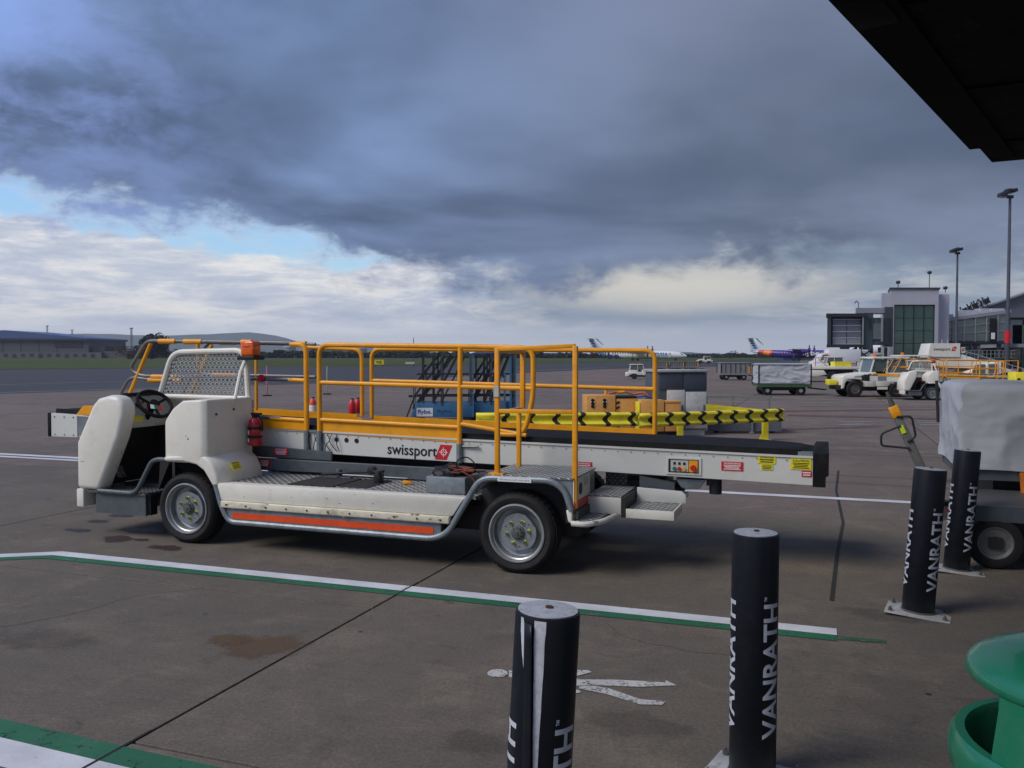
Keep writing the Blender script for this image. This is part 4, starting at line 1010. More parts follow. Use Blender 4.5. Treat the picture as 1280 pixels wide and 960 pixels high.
# ================================================================= CANOPY
MCAN = mat('canopy_dark', (13, 14, 16), .9, spec=.1, var=.08, scale=1.5, dirt=.2, dirtcol=(70, 70, 70)); MCAN2 = mat('canopy_fascia', (18, 19, 22), .9, spec=.1, var=.08, scale=2)
e1 = Vector((.605, .796, 0)); e2 = Vector((.89, -.457, 0))
kt = at(1212, 187, 11.64); kb = at(1240, 203, 11.5)
cn = thing('canopy', 'dark terminal canopy roof overhanging the top right corner', 'canopy', (kt.x, kt.y, 0))
def quad_slab(nm, k, z0, z1, L1, L2, m, inset=0, par=cn):
    k = Vector((k.x-kt.x, k.y-kt.y, 0)); P = [k, k+e2*L2, k+e2*L2-e1*L1, k-e1*L1]
    b = M(); b.prism([(p.x, p.y) for p in P][::-1], z0, z1, 'z'); return b.build(nm, m, par)
quad_slab('roof_edge', kt, kt.z, kt.z+.16, 13.6, 11.2, MCAN2)
quad_slab('soffit', Vector((kb.x, kb.y, 0)), kb.z, kt.z-.003, 13.2, 10.8, MCAN)
quad_slab('roof_deck', Vector((kt.x-e1.x*.1, kt.y-e1.y*.1, 0)), kt.z+.163, kt.z+.40, 13.3, 11.0, MCAN)
k0 = Vector((kb.x-kt.x, kb.y-kt.y, 0))
for i in range(5):
    a = k0 - e1*(1.3+2.5*i) + e2*.3; c = a + e2*10.0
    b = M(); b.bar((a.x, a.y, kb.z-.012), (c.x, c.y, kb.z-.012), .035, .020); b.build('soffit_joint', MCAN, cn)
a = k0 - e1*.3 + e2*.28; c = a - e1*12.4
b = M(); b.bar((a.x, a.y, kb.z-.02), (c.x, c.y, kb.z-.02), .06, .034); b.build('edge_trim', MCAN2, cn)
lp = at(1078, 8, 6.45); b = M(); b.obox((lp.x-kt.x+.06, lp.y-kt.y, kb.z-.03), .5, .30, .055, (0, 0, math.atan2(e1.y, e1.x))); b.build('soffit_fitting', mat('fitting_grey', (30, 32, 32), .9, spec=.1), cn, .008)
for q in ((-2.5, 8.5), (-7.5, 8.5), (-12.6, 8.5)):
    p = e1*q[0] + e2*q[1] ; b = M(); b.cyl((p.x, p.y, kb.z/2), .14, kb.z-.006, 20); b.build('column', MCAN2, cn)

# ================================================================= COVERED CART AND LOW TRAILER (right edge)
MTARP = mat('tarp_white', (176, 178, 182), .55, var=.025, scale=3, bump=.06, bscale=26, dirt=.2, dirtcol=(160, 160, 158))
from mathutils import noise
def cloth_box(L, D, z0, z1, seed, sag=.03, nx=110, ny=60, nz=44, rad=.08, style=1.0):
    """rounded cloth cover with hanging folds"""
    b = M(); rnd = random.Random(seed); rings = []
    per = []
    def P(s):   # perimeter position, rounded rectangle
        return s
    pts = []
    for k in range(nx+1): pts.append((L*k/nx, 0))
    for k in range(1, ny+1): pts.append((L, D*k/ny))
    for k in range(1, nx+1): pts.append((L-L*k/nx, D))
    for k in range(1, ny): pts.append((0, D-D*k/ny))
    ph = [rnd.uniform(0, 6.28) for _ in range(6)]
    for j in range(nz+1):
        t = j/nz; z = z0 + (z1-z0)*t; ring = []
        shrink = 0 if z < z1-rad else rad*(1-math.sqrt(max(0, 1-((z-(z1-rad))/rad)**2)))
        for i, (x, y) in enumerate(pts):
            s = i*2*(L+D)/len(pts)*1.6
            w = (1-t)
            e_ = Vector((s*1.1 + t*1.4*style, t*2.2 - s*.45*style, seed))
            am = .6
            f = am*(.045*noise.noise(e_*.8) + .034*(.5-abs(noise.noise(e_*1.2 + Vector((3, 1, 0))))*2) + .006*(.5-abs(noise.noise(e_*3.5))*2) + .006*noise.noise(Vector((s*9, t*3, seed)))*(1-t))
            nx_, ny_ = (x-L/2)/(L/2), (y-D/2)/(D/2)
            k = 1 - shrink/(L/2) ; k2 = 1 - shrink/(D/2)
            X_ = L/2 + nx_*L/2*k; Y_ = D/2 + ny_*D/2*k2
            if abs(ny_) > .999: Y_ += (1 if ny_ > 0 else -1)*f*1.3
            if abs(nx_) > .999: X_ += (1 if nx_ > 0 else -1)*f
            zz = z + (.012*math.sin(s*3+ph[4])*(1-t) if j < 3 else 0)
            ring.append((X_, Y_, zz))
        rings.append(ring)
    b.loft(rings, cap=False)
    top = rings[-1]; n = len(top)
    # sagging top
    V = [v for v in b.b.verts][-n:]
    inner = []
    prev = V
    for lev in (.66, .33):
        cur = [b.b.verts.new((L/2+(p[0]-L/2)*lev, D/2+(p[1]-D/2)*lev, z1 - sag*(1-lev) + .012*math.sin(i*.6+lev*9))) for i, p in enumerate(top)]
        for i in range(n): b.b.faces.new((prev[i], prev[(i+1)%n], cur[(i+1)%n], cur[i]))
        prev = cur
    b.b.faces.new(prev)
    return b
c0 = Vector((3.78, 7.22, 0))
ct = thing('covered_cart', 'large cart under a white tarpaulin cut by the right edge', 'cart', c0, ANG)
o = cloth_box(2.5, 1.35, .64, 1.37, 4, style=.5).build('tarpaulin', MTARP, ct, angle=60)
b = M(); b.box(.02, 2.48, .02, 1.33, .56, .64); b.build('cart_bed', MBEAM, ct)
for x, y in ((-.02, 1.25),): M().tube([(x-.01, y, .95), (x-.03, y, 1.36)], .014, 8).build('corner_post', MCHAS, ct)
b = M(); b.box(.0, .08, .04, .10, .33, .66); b.build('support_leg', MGALV, ct); M().box(-.005, .085, .035, .105, .33, .50).build('leg_sleeve', MYEL, ct)
for x in (.42, 2.1):
    for y in (.2, 1.2):
        w_ = M(); w_.lathe([(.0, -.05), (.12, -.05), (.18, -.05), (.20, -.03), (.20, .03), (.18, .05), (.0, .05)], 24, (x, y, .20), 'y'); w_.build('wheel', MTYRE, ct)
M().box(.3, 2.2, .3, 1.1, .30, .56).build('undercarriage', MCHAS, ct)
M().tube([(.47, -.02, .64), (.49, -.02, .36)], .032, 10).build('jack', mat('post_orange', (206, 112, 28), .5, var=.1, dirt=.3), ct)
M().obox((.62, .0, .58), .09, .06, .08, (0, .4, 0)).build('red_coupling', MRED, ct)
M().tube([(.60, -.02, .56), (1.0, -.04, .57), (2.3, -.04, .58)], .02, 8).build('air_pipe', MCHAS, ct)
M().tube([(.70, -.04, .55), (.86, -.05, .52), (.92, -.05, .42)], .016, 8, .03).build('air_hose', MBLK, ct)
b = M(); b.tube([(.05, .5, .30), (-.20, .1, .20), (-.16, .0, .28)], .022, 8); b.build('drawbar_frame', MHUB, ct)
b = M(); b.box(-.14, -.02, -.05, .05, .33, .37); b.build('hitch', MPBLK, ct); M().obox((-.07, -.02, .30), .05, .05, .12, (0, .3, 0)).build('hitch_tag', MRED, ct)
tb = thing('towbar', 'raised steel towbar with wire handle and yellow collar in front of the cart', 'towbar', (3.58, 7.05, .25), ANG)
tip = (-.44, -.02, 1.0)
b = M(); b.bar((0, 0, .0), (-.40, -.02, .90), .05, .07); b.build('bar', mat('towbar_grey', (104, 108, 104), .5, metal=.2, var=.15, scale=20, dirt=.6, dirtcol=(120, 56, 40)), tb, .006)
b = M(); b.tube([(-.40, -.02, .90), (-.46, -.02, 1.05)], .028, 8, r2=.012); b.build('towbar_eye', MHUB, tb)
M().bar((-.372, -.02, .84), (-.415, -.02, .93), .065, .078).build('collar', MYEL, tb, .01)
b = M(); b.tube([(-.385, -.05, .845), (-.27, -.05, .85), (-.235, -.05, .68), (-.30, -.05, .64)], .009, 8, .03); b.tube([(-.35, -.05, .77), (-.50, -.05, .70), (-.50, -.05, .60), (-.28, -.05, .585)], .009, 8, .03); b.build('handle', MCHAS, tb)
M().obox((-.338, -.048, .74), .035, .004, .07, (0, R(-22), 0)).build('tag', MNEON, tb)
lt_ = thing('low_trailer', 'low grey equipment trailer with tread plate fender beside the farthest bollard', 'trailer', (3.42, 6.42, 0), ANG)
M().box(.05, 2.4, .05, .95, .455, .475).build('fender_deck', MTREAD2, lt_)
b = M(); b.prism([(.0, .475), (.03, .36), (2.4, .36), (2.4, .475)], .03, .05); b.build('fender_skirt', mat('trailer_grey', (70, 78, 84), .5, var=.1, dirt=.4), lt_)
M().box(.05, 2.4, .12, .9, .16, .45).build('trailer_body', MCHAS, lt_)
M().box(.44, 2.4, .025, .045, .24, .36).build('side_box', mat('trailer_box', (64, 70, 78), .5, var=.1), lt_)
w_ = M(); w_.lathe([(.12, -.03), (.155, -.035), (.19, -.02), (.2, .0), (.2, .08), (.18, .1), (.0, .1)], 32, (.20, .06, .20), 'y'); w_.build('tyre', MTYRE, lt_)
w_ = M(); w_.lathe([(.0, -.0), (.04, -.0), (.045, -.014), (.10, -.016), (.115, -.03), (.122, -.032), (.124, .0)], 32, (.20, .06, .20), 'y'); w_.build('rim', mat('rim_pale', (104, 104, 102), .5, var=.1, dirt=.4), lt_)
M().box(.155, .245, .02, .05, .16, .24).build('hub', MCHAS, lt_)
M().tube([(.06, .05, .44), (-.10, .0, .40)], .02, 8).build('corner_strap', MCHAS, lt_)

# ================================================================= GUARD RAIL
M_GY = mat('rail_lemon', (238, 220, 52), .45, var=.08, scale=3, dirt=.5, dirtcol=(130, 118, 40)); M_GB = mat('rail_black', (28, 28, 26), .6, var=.2)
gr0 = Vector((5.17, 16.35, 0)); gr1 = Vector((2.2, 14.95, 0)); gr2 = Vector((-.62, 14.75, 0))
gR = thing('guard_rail', 'yellow crash barrier with black zigzag bands behind the belt loader', 'crash barrier', gr0)
def wbeam(path, zt, par, nm, pitch=.36, bw=.105, phase=.1):
    prof = [(.0, 0), (.05, -.022), (.058, -.05), (.01, -.105), (.01, -.145), (.058, -.20), (.05, -.228), (.0, -.25)]
    sl = [.03, .06, .055, 0, 0, .055, .06, .03]
    P = [Vector(p) - gr0 for p in path]; segs = [(P[i], P[i+1]) for i in range(len(P)-1)]
    L = [(b_-a_).length for a_, b_ in segs]; tot = sum(L)
    def pos(s):
        s = max(0, min(tot, s)); i = 0
        while i < len(L)-1 and s > L[i]: s -= L[i]; i += 1
        a_, b_ = segs[i]; d = (b_-a_).normalized(); return a_ + d*s, Vector((d.y, -d.x, 0)) if Vector((d.y, -d.x, 0)).y < 0 else Vector((-d.y, d.x, 0))
    marks = [0]; s = phase; kinds = []
    while s + bw < tot:
        kinds.append(0); marks.append(s); kinds.append(1); marks.append(s+bw); s += pitch
    kinds.append(0); marks.append(tot)
    b = M(); rows = []
    for j, s in enumerate(marks):
        row = []
        for k, (o_, z) in enumerate(prof):
            ss = s - (sl[k] if 0 < j < len(marks)-1 else 0)
            p, nrm = pos(ss); p = p + nrm*o_; row.append(b.b.verts.new((p.x, p.y, zt+z)))
        rows.append(row)
    for j in range(len(rows)-1):
        for k in range(7): b.b.faces.new((rows[j][k], rows[j+1][k], rows[j+1][k+1], rows[j][k+1])).material_index = kinds[j]
    o = b.build(nm, [M_GY, M_GB], par, angle=20); s_ = o.modifiers.new('t', 'SOLIDIFY'); s_.thickness = .004
    return o
wbeam([gr0, gr1], .60, gR, 'rail_beam'); wbeam([gr1, gr2], .625, gR, 'rail_beam', .44, .09)
def gpost(c):
    c = c - gr0; b = M(); b.box(c.x-.05, c.x+.05, c.y+.06, c.y+.075, .0, .52); b.box(c.x-.05, c.x+.05, c.y+.14, c.y+.155, .0, .52); b.box(c.x-.006, c.x+.006, c.y+.075, c.y+.14, .0, .52)
    b.prism([(c.x-.13, 0), (c.x-.05, 0), (c.x-.05, .14)], c.y+.10, c.y+.115); b.box(c.x-.13, c.x+.10, c.y+.0, c.y+.2, 0, .012)
    b.build('post', M_GY, gR)
    for z in (.42, .56): M().cyl((c.x, c.y+.03, z), .012, .05, 6, 'y').build('rail_bolt', MHUB, gR)
for t in (.12, .72): gpost(gr0 + (gr1-gr0)*t)
gpost(gr1+(gr2-gr1)*.3); gpost(gr1+(gr2-gr1)*.85)

# ================================================================= CABINET, GENERATORS, DOLLY
kb_ = thing('equipment_kiosk', 'dark and white panelled equipment cabinet behind the crash barrier', 'cabinet', (2.93, 17.15, 0), R(8))
MKD = mat('kiosk_slate', (66, 74, 86), .5, var=.06, scale=3, dirt=.2); MKW = mat('kiosk_white', (196, 196, 192), .5, var=.05, scale=3, dirt=.3)
M().box(.0, 1.0, .0, .9, .12, 1.27).build('cabinet_body', MKD, kb_, .006)
M().box(-.04, 1.04, -.05, .95, 1.275, 1.325).build('roof', mat('kiosk_roof', (166, 168, 166), .5), kb_, .008)
for x0, x1 in ((.0, .49), (.51, 1.0)): M().box(x0+.01, x1, -.016, -.002, .93, 1.26).build('upper_panel', MKD, kb_, .004)
for x0, x1, z1 in ((.17, .54, .92), (.56, .99, .88)):
    d = M().box(x0, x1, -.022, -.002, .14, z1).build('door', MKW, kb_, .004); M().box(x1-.06, x1-.035, -.035, -.02, .5, .62).build('handle', MHUB, d)
M().box(.02, .98, .04, .86, .0, .12).build('plinth', MKW, kb_)
MGEN = mat('generator_orange', (216, 156, 84), .45, var=.06, scale=5, dirt=.4, dirtcol=(120, 84, 50))
def gen(label, loc, rz, w, d, h, hoses, grp=None):
    T = thing('ground_power_unit', label, 'generator', loc, rz, grp)
    M().box(0, w*.58, 0, d, .12, h).build('housing', MGEN, T, .012); M().box(w*.6, w, .02, d-.02, .12, h-.06).build('battery_box', MGEN, T, .012)
    M().box(w*.59, w+.01, .01, d-.01, h-.058, h-.02).build('lid', MPBLK if hoses else MGEN, T, .004)
    M().box(.02, w-.02, .05, d-.05, .06, .12).build('frame', MCHAS, T)
    for x in (.12, .36): 
        if hoses and x < w*.55:
            for z in (h-.10, h-.16, h-.22): M().cyl((x, -.006, z), .035, .014, 10, 'y').build('socket', MPBLK, T); 
            M().box(x-.04, x+.04, -.012, -.004, h-.145, h-.115).build('socket_label', MPRINT, T)
    for i in range(6 if hoses else 0):
        z0 = .14 + i*(h-.22)/6; M().prism([(w*.60, z0), (w*.66, z0+.03), (w*.66, z0+.07), (w*.60, z0+.04)], .008, .018).build('hazard_band', MPBLK, T)
    for x in (.15, w-.15): 
        for y in (.08, d-.08): M().cyl((x, y, .09), .09, .06, 14, 'y').build('wheel', MTYRE, T)
    if hoses:
        M().tube([(.42, .2, h-.02), (.42, .2, h+.16), (.60, .2, h+.15), (.66, .2, h+.04), (.8, .2, h+.06)], .028, 8, .08).build('hose', MYEL, T)
        M().tube([(.5, .3, h+.02), (.8, .3, h+.08), (1.0, .3, h+.0), (1.18, .3, h+.04), (1.3, .28, h-.02)], .022, 8, .06).build('cable', mat('cable_orange', (214, 110, 50), .5), T)
        M().tube([(1.02, .1, h-.05), (1.18, .1, h-.02), (1.4, .1, h-.08)], .014, 6, .04).build('cable', MBLUE, T)
    return T
gen('orange ground power unit with coiled yellow hose on top, behind the barrier', (1.48, 17.0, 0), R(4), 1.0, .6, .82, True)
g2 = gen('plain orange power unit box beside the slate and white cabinet', (2.52, 16.75, 0), R(4), .80, .35, .74, False)
M().box(-.05, -.006, .0, .3, .1, .70).build('end_cap', M_GY, g2, .01)
dl = thing('yellow_deck_dolly', 'low grey framed dolly with yellow deck right of the cabinet', 'dolly', (4.05, 17.75, 0), R(-4))
M().box(.0, 1.55, .0, .9, .36, .44).build('deck', M_GY, dl, .01)
M().prism([(0, .30), (1.3, .30), (1.3, .44), (0, .56)], .95, 1.0).build('sloped_panel', M_GY, dl)
b = M(); 
for x in (.15, .72, 1.5): b.bar((x, 1.1, .2), (x, 1.1, .74), .05, .05)
b.bar((0, 1.1, .70), (1.55, 1.1, .70), .04, .05); b.build('rear_rail', MGALV, dl)
M().box(.0, 1.5, -.02, .0, .05, .30).build('side_panel', mat('dolly_panel', (92, 96, 104), .5, var=.1, dirt=.4), dl)
b = M(); b.bar((.9, -.05, .0), (.9, -.05, .36), .04, .04); b.cyl((.9, -.05, .02), .06, .03, 12); b.build('leg', MGALV, dl)
for x in (.2, 1.35): M().cyl((x, .2, .09), .09, .06, 14, 'y').build('wheel', MTYRE, dl)

# ================================================================= BLUE ACCESS STEPS
MBL = mat('steps_blue', (58, 108, 142), .5, var=.1, scale=3, dirt=.4, dirtcol=(60, 66, 66)); MSTL = mat('steps_steel', (78, 82, 84), .5, metal=.3, var=.15, scale=8); MDRK = mat('steps_dark', (34, 36, 40), .6, var=.15)
def steps(label, loc, rz, w, signs):
    T = thing('access_steps', label, 'aircraft steps', loc, rz, 'mobile aircraft steps behind the loader')
    b = M(); b.prism([(-.12, .10), (w, .10), (w, .46), (.0, .46)], .0, .7); b.build('base_tank', MBL, T, .01)
    for x in (.1, w-.15):
        for y in (.05, .65): M().cyl((x, y, .12), .12, .08, 16, 'y').build('wheel', MTYRE, T)
    for x in (.45*w, .95*w):
        for y in (.02, .66): M().bar((x, y, .4), (x, y, 1.66), .06, .06).build('mast', MSTL, T)
    M().bar((.99*w, .0, .1), (.99*w, .0, 1.64), .035, .035).build('mast', MBL, T)
    # inclined stringers, treads and hand rails
    for y in (.03, .62): M().bar((-.05, y, .30), (.62*w, y, 1.60), .04, .09).build('stringer', MDRK, T)
    for k in range(7):
        t = (k+.6)/7; x = -.05 + t*(.62*w+.05); z = .30+1.30*t; M().box(x-.09, x+.09, .04, .62, z-.01, z+.012).build('tread', MSTL, T)
    b = M()
    for y in (.0, .66):
        for k in range(4):
            t = k/3; x = -.05+t*.62*w; z = .30+1.30*t; b.bar((x, y, z), (x, y, min(1.68, z+.55)), .02, .02)
        b.bar((-.05, y, .86), (.42*w, y, 1.68), .045, .045); b.bar((-.05, y, .60), (.5*w, y, 1.60), .035, .035); b.bar((.30*w, y, .46), (.72*w, y, 1.62), .05, .05); b.bar((.44*w, y, .46), (.86*w, y, 1.62), .04, .04); b.bar((.02*w, y, 1.15), (.92*w, y, 1.15), .03, .03); b.bar((.0, y, .62), (w, y, .62), .03, .04); b.bar((.12*w, y, .46), (.12*w, y, 1.62), .03, .03); b.bar((.30*w, y, .46), (.30*w, y, 1.62), .035, .035)
    b.build('hand_rail', MDRK, T)
    b = M(); b.box(.30*w, 1.02*w, .0, .68, 1.60, 1.645); b.build('platform', MSTL, T)
    if signs == 1:
        M().box(.02, .42, -.006, .0, .12, .33).build('sign_plate', MPRINT, T); put_text('lettering', 'flybe.', (.22, -.009, .22), (1,0,0), (0,0,1), MBLUE, T, w=.34, h=.13, bold=.02)
        put_text('lettering', 'flybe', (.70, -.004, .24), (1,0,0), (0,0,1), mat('print_navy', (30, 60, 120), .5), T, w=.36, h=.09)
        b = M(); b.tube([(-.02, -.1, .05), (-.22, -.1, .1), (-.02, -.1, .62)], .02, 6); b.build('stay', MDRK, T)
        for q in ((-.12, .62), (.22, 1.36), (.48, 1.40)): M().obox((q[0], -.02, q[1]), .10, .06, .06).build('lamp', MDRK, T, .01)
    else:
        M().box(.10*w, 1.05*w, -.03, .75, 1.66, 1.755).build('canopy_top', mat('steps_top', (104, 112, 150), .5), T, .01)
        M().bar((.75*w, -.02, .12), (.75*w, -.02, 1.2), .09, .05).build('lift_ram', MBL, T); M().bar((.88*w, -.02, .12), (.88*w, -.02, 1.6), .05, .05).build('lift_ram', MBL, T)
        M().bar((.2*w, -.02, .86), (.8*w, -.02, .86), .03, .05).build('cross_bar', MBL, T); M().cyl((.74*w, -.04, 1.10), .05, .04, 12, 'y').build('winch', MPBLK, T)
    return T
steps('left of two blue aircraft steps, with airline sign on its blue base', (-2.36, 21.0, 0), R(3), 1.42, 1)
steps('right of two blue aircraft steps, with flat pale top and lift mast', (-1.02, 21.2, 0), R(3), 1.12, 2)

# ================================================================= SMALL THINGS ON THE APRON BEHIND
def cone_ext(label, p, kind, grp):
    T = thing('fire_bottle', label, 'fire extinguisher', p, 0, grp)
    b = M(); b.lathe([(0, 0), (.09, 0), (.10, .02), (.10, .28), (.06, .35), (.03, .40), (0, .40)], 16); b.build('cylinder', MRED if kind else MORG, T)
    if not kind: M().lathe([(.102, .02), (.102, .20), (.0, .20)], 16).build('label', MPRINT, T)
    M().box(-.03, .05, -.02, .02, .39, .43).build('valve', MPBLK, T)
p = gp(391, 515); cone_ext('orange and white extinguisher bottle seen through the loader rail', p, 0, None)
p = gp(440, 517); cone_ext('left bottle of the red extinguisher pair behind the far rail', p, 1, None)
p = gp(447, 516); cone_ext('right bottle of the red extinguisher pair behind the far rail', p, 1, None)
def marker(label, px, y0, y1, c):
    p = gp(px, y0); T = thing('marker_post', label, 'marker post', p); h = (y0-y1)/FPX*p.y
    M().bar((0, 0, 0), (0, 0, h), .09, .03).build('board', mat('marker_%d' % px, c, .6, var=.08), T, .004); M().obox((0, 0, .02), .3, .3, .04).build('foot', MBLK, T, .01)
marker('slim pink marker post beyond the loader cab', 334, 495, 457, (214, 128, 134)); marker('slim cream marker post seen between the loader rails', 409, 493, 458, (190, 176, 150))
# ================================================================= HANGAR, TREES, TANKS (left background)
MHW = mat('hangar_cladding', (84, 81, 80), .6, var=.06, scale=.05); MHR = mat('hangar_roof', (74, 90, 134), .5, var=.08, scale=.05); MHD = mat('hangar_dark', (44, 46, 54), .6, var=.1, scale=.2)
def wx(px, Y): return (px-640)/FPX*Y*1.0
HY = 620.0
hg = thing('hangar', 'long grey aircraft hangar with blue roof at the far left', 'hangar', (wx(111, HY), HY, 0))
hx0, hx1 = -wx(111, HY)+wx(-190, HY), 0.0
b = M(); b.prism([(hx0, 0), (hx1, 0), (hx1, 13.4), (hx0, 14.2)], 0, 60, 'y'); b.build('wall', MHW, hg)
ap = wx(8, HY)-wx(111, HY)
b = M(); b.prism([(hx1+1, 13.0), (hx1+1, 14.4), (ap, 20.2), (hx0-2, 15.5), (hx0-2, 13.6)], -1.2, 62, 'y'); b.build('roof', MHR, hg)
b = M(); b.prism([(hx0-2, 13.9), (hx1+1, 12.7), (hx1+1, 13.9), (hx0-2, 15.3)], -2.0, -1.25, 'y'); b.build('gutter', MHD, hg)
b = M(); b.box(hx0, 14, -10, -.4, 0, 4.2); b.build('annex', mat('annex_pale', (92, 92, 94), .6, var=.1, scale=.1), hg)
for i in range(22):
    x = 8 - i*6.2
    if x > hx0+4: M().box(x-1.4, x+1.4, -10.15, -9.98, 1.2 if i % 3 else 0, 3.2).build('window', MHD, hg)
sx = wx(87, HY)-wx(111, HY)
sp = M().box(sx-10.5, sx+9.5, -.5, -.05, 8.0, 11.6).build('sign_board', mat('sign_slate', (50, 52, 60), .6), hg)
put_text('lettering', 'BOMBARDIER', (sx-.5, -.62, 9.8), (1,0,0), (0,0,1), MHD, sp, w=17.5, h=2.3, bold=.02)
for i in range(12): M().box(hx0+8+i*13, hx0+8.5+i*13, -.12, -.02, 4.3, 12.8).build('wall_rib', MHD, hg)
M().box(14, 30, -6, 10, 0, 5.0).build('side_block', MHW, hg); M().box(2, 11, 2, 16, 0, 8.5).build('side_block', MHD, hg)
def mast(label, px, Y, ztop, r, heads, grp='apron floodlight masts', hw=1.0):
    T = thing('floodlight_mast', label, 'floodlight', (wx(px, Y), Y, 0), 0, grp)
    M().tube([(0, 0, 0), (0, 0, ztop)], r, 10, r2=r*.6).build('pole', mat('mast_%d' % px, (84, 86, 96), .5, metal=.3, var=.1, scale=.5), T)
    for k, (dx, dz, w_, tilt) in enumerate(heads):
        hb = M(); hb.obox((dx*hw, -.2, ztop+dz*hw), w_*hw, .55*hw, .30*hw, (0, tilt, 0)); hb.lathe([(.0, -.05), (w_*.36*hw, .0), (w_*.40*hw, .16*hw), (.0, .30*hw)], 14, (dx*hw, -.2, ztop+dz*hw)); h_ = hb.build('lamp_head', MHD, T, .03)
        M().obox((dx*hw, -.2, ztop+(dz-.17)*hw), w_*.8*hw, .45*hw, .05*hw, (0, tilt, 0)).build('lens', MPANEL, h_)
    M().obox((0, 0, ztop-.1), .5*hw, .2*hw, .25*hw).build('bracket', MHD, T)
    return T
def lattice(px, y, Y, nm):
    T = thing('lattice_mast', nm, 'mast', (wx(px, Y), Y, 0)); h = EYE + (445-y)/FPX*Y
    b = M()
    for sx_ in (-1, 1):
        for sy_ in (-1, 1): b.bar((sx_*.7, sy_*.7, 0), (sx_*.3, sy_*.3, h), .16, .16)
    for k in range(8):
        z = h*k/8; z2 = h*(k+1)/8; b.bar((-.5, -.5, z), (.5, -.5, z2), .1, .1); b.bar((.5, -.5, z), (-.5, -.5, z2), .1, .1)
    b.box(-1.0, 1.0, -.5, .5, h, h+.6); b.build('lattice', mat('mast_grey_%d' % px, (120, 124, 132), .6), T)
lattice(60, 408, 700, 'lattice lighting mast rising behind the middle of the hangar roof'); lattice(91, 413, 720, 'shorter lattice mast behind the right end of the hangar roof'); lattice(165, 411, 520, 'lattice mast standing left of the big round tree')
def tree(label, px, y_top, Y, w, kind, grp=None, trunk=True, seed=1, dome=1.0, n=900, col=(44, 52, 38), hull=.8):
    rnd = random.Random(seed); h = EYE + (445-y_top)/FPX*Y
    T = thing('broadleaf_tree', label, 'tree', (wx(px, Y), Y, 0), 0, grp)
    b = M(); b.tube([(0, 0, 0), (.1, 0, h*.3), (0, .1, h*.6)], .035*h, 7, r2=.015*h)
    for k in range(7):
        a = rnd.uniform(0, 6.28); b.tube([(0, 0, h*rnd.uniform(.15, .35)), (math.cos(a)*w*.2, math.sin(a)*w*.2, h*.5), (math.cos(a)*w*.36, math.sin(a)*w*.36, h*.75)], .014*h, 5, r2=.004*h)
    b.build('trunk', mat('bark', (70, 60, 52), .9), T)
    b = M(); blobs = []
    for k in range(26):
        a = rnd.uniform(0, 6.28); t = rnd.uniform(0, 1); rr = rnd.uniform(.1, 1)**.6*w*.40
        zz = h*(.14 + .70*t); rr *= math.sqrt(max(.1, 1-((zz/h-.42)/.62)**2*dome)); blobs.append((math.cos(a)*rr, math.sin(a)*rr, zz, w*rnd.uniform(.09, .17)))
    ls = h*.032
    for k in range(n):
        bx_, by_, bz_, br_ = rnd.choice(blobs)
        d = Vector((rnd.gauss(0,1), rnd.gauss(0,1), rnd.gauss(0,1))).normalized()*br_*rnd.uniform(.5, 1.05)
        c = Vector((bx_, by_, bz_*1.0))+d; c.z = max(h*.04, min(h*.995, c.z))
        q = Vector((rnd.gauss(0,1), rnd.gauss(0,1), rnd.gauss(0,1))).to_track_quat('Z', 'Y'); s_ = ls*rnd.uniform(.6, 1.5)
        b.face([c + q @ Vector((x*s_, y*s_, 0)) for x, y in ((-1,-.6),(.2,-1),(1,.1),(.4,.9),(-.7,.8))])
    b.build('crown', leafmat(col), T, recalc=False)
    return T
LM = {}
def leafmat(col):
    if col in LM: return LM[col]
    m = bpy.data.materials.new('foliage'); m.use_nodes = True; T = NT(m.node_tree); b = T.n['Principled BSDF']
    p = T.node('ShaderNodeNewGeometry').outputs['Position']
    c = T.mix(T.sstep(T.noise(p, .25, 4, .6), .35, .65), rgb(*[x*.75 for x in col]), rgb(*[x*1.25 for x in col]))
    T.l.new(c, b.inputs['Base Color']); b.inputs['Roughness'].default_value = .8; b.inputs['Specular IOR Level'].default_value = .2
    LM[col] = m; return m
tree('big round topped tree beyond the airfield, behind the loader rail', 191, 415.5, 460, 18.5, 0, seed=4, n=2600, col=(58, 60, 50))
tree('low reddish bushy tree just left of the big round tree', 160, 433, 440, 16, 0, seed=8, n=1100, col=(70, 56, 46)); tree('small dark bushy tree right of the big round tree', 219, 434, 450, 9, 0, seed=11, n=600, col=(52, 56, 46))
def hedge(name, x0, x1, Y, prof, seed, col, n, dep=14):
    """far-off wood that reads as one mass"""
    rnd = random.Random(seed); b = M(); X0, X1 = wx(x0, Y), wx(x1, Y)
    for k in range(n):
        x = rnd.uniform(X0, X1); t = (x-X0)/(X1-X0)*(len(prof)-1); i = min(len(prof)-2, int(t)); yt = prof[i]+(prof[i+1]-prof[i])*(t-i)
        h = EYE+(445-yt)/FPX*Y; h *= .80+.24*math.sin(x*.33+seed)*math.sin(x*.11+2)+.1*math.sin(x*1.3)
        z = rnd.uniform(.0, 1)**.6*h; s_ = rnd.uniform(.5, 1.3)*Y/600
        q = Vector((rnd.gauss(0,1), rnd.gauss(0,1), rnd.gauss(0,1))).to_track_quat('Z', 'Y'); c = Vector((x, Y+rnd.uniform(0, dep), z))
        b.face([c + q @ Vector((u_*s_, v_*s_, 0)) for u_, v_ in ((-1,-.6),(.2,-1),(1,.1),(.4,.9),(-.7,.8))])
    o = b.build(name, leafmat(col), recalc=False); o['kind'] = 'stuff'; return o
hedge('distant_woodland', 118, 520, 640, [441, 440, 439, 441, 438, 437, 439, 438, 440, 437.5, 438, 437, 440, 438.5, 439, 440], 3, (48, 54, 44), 9000)
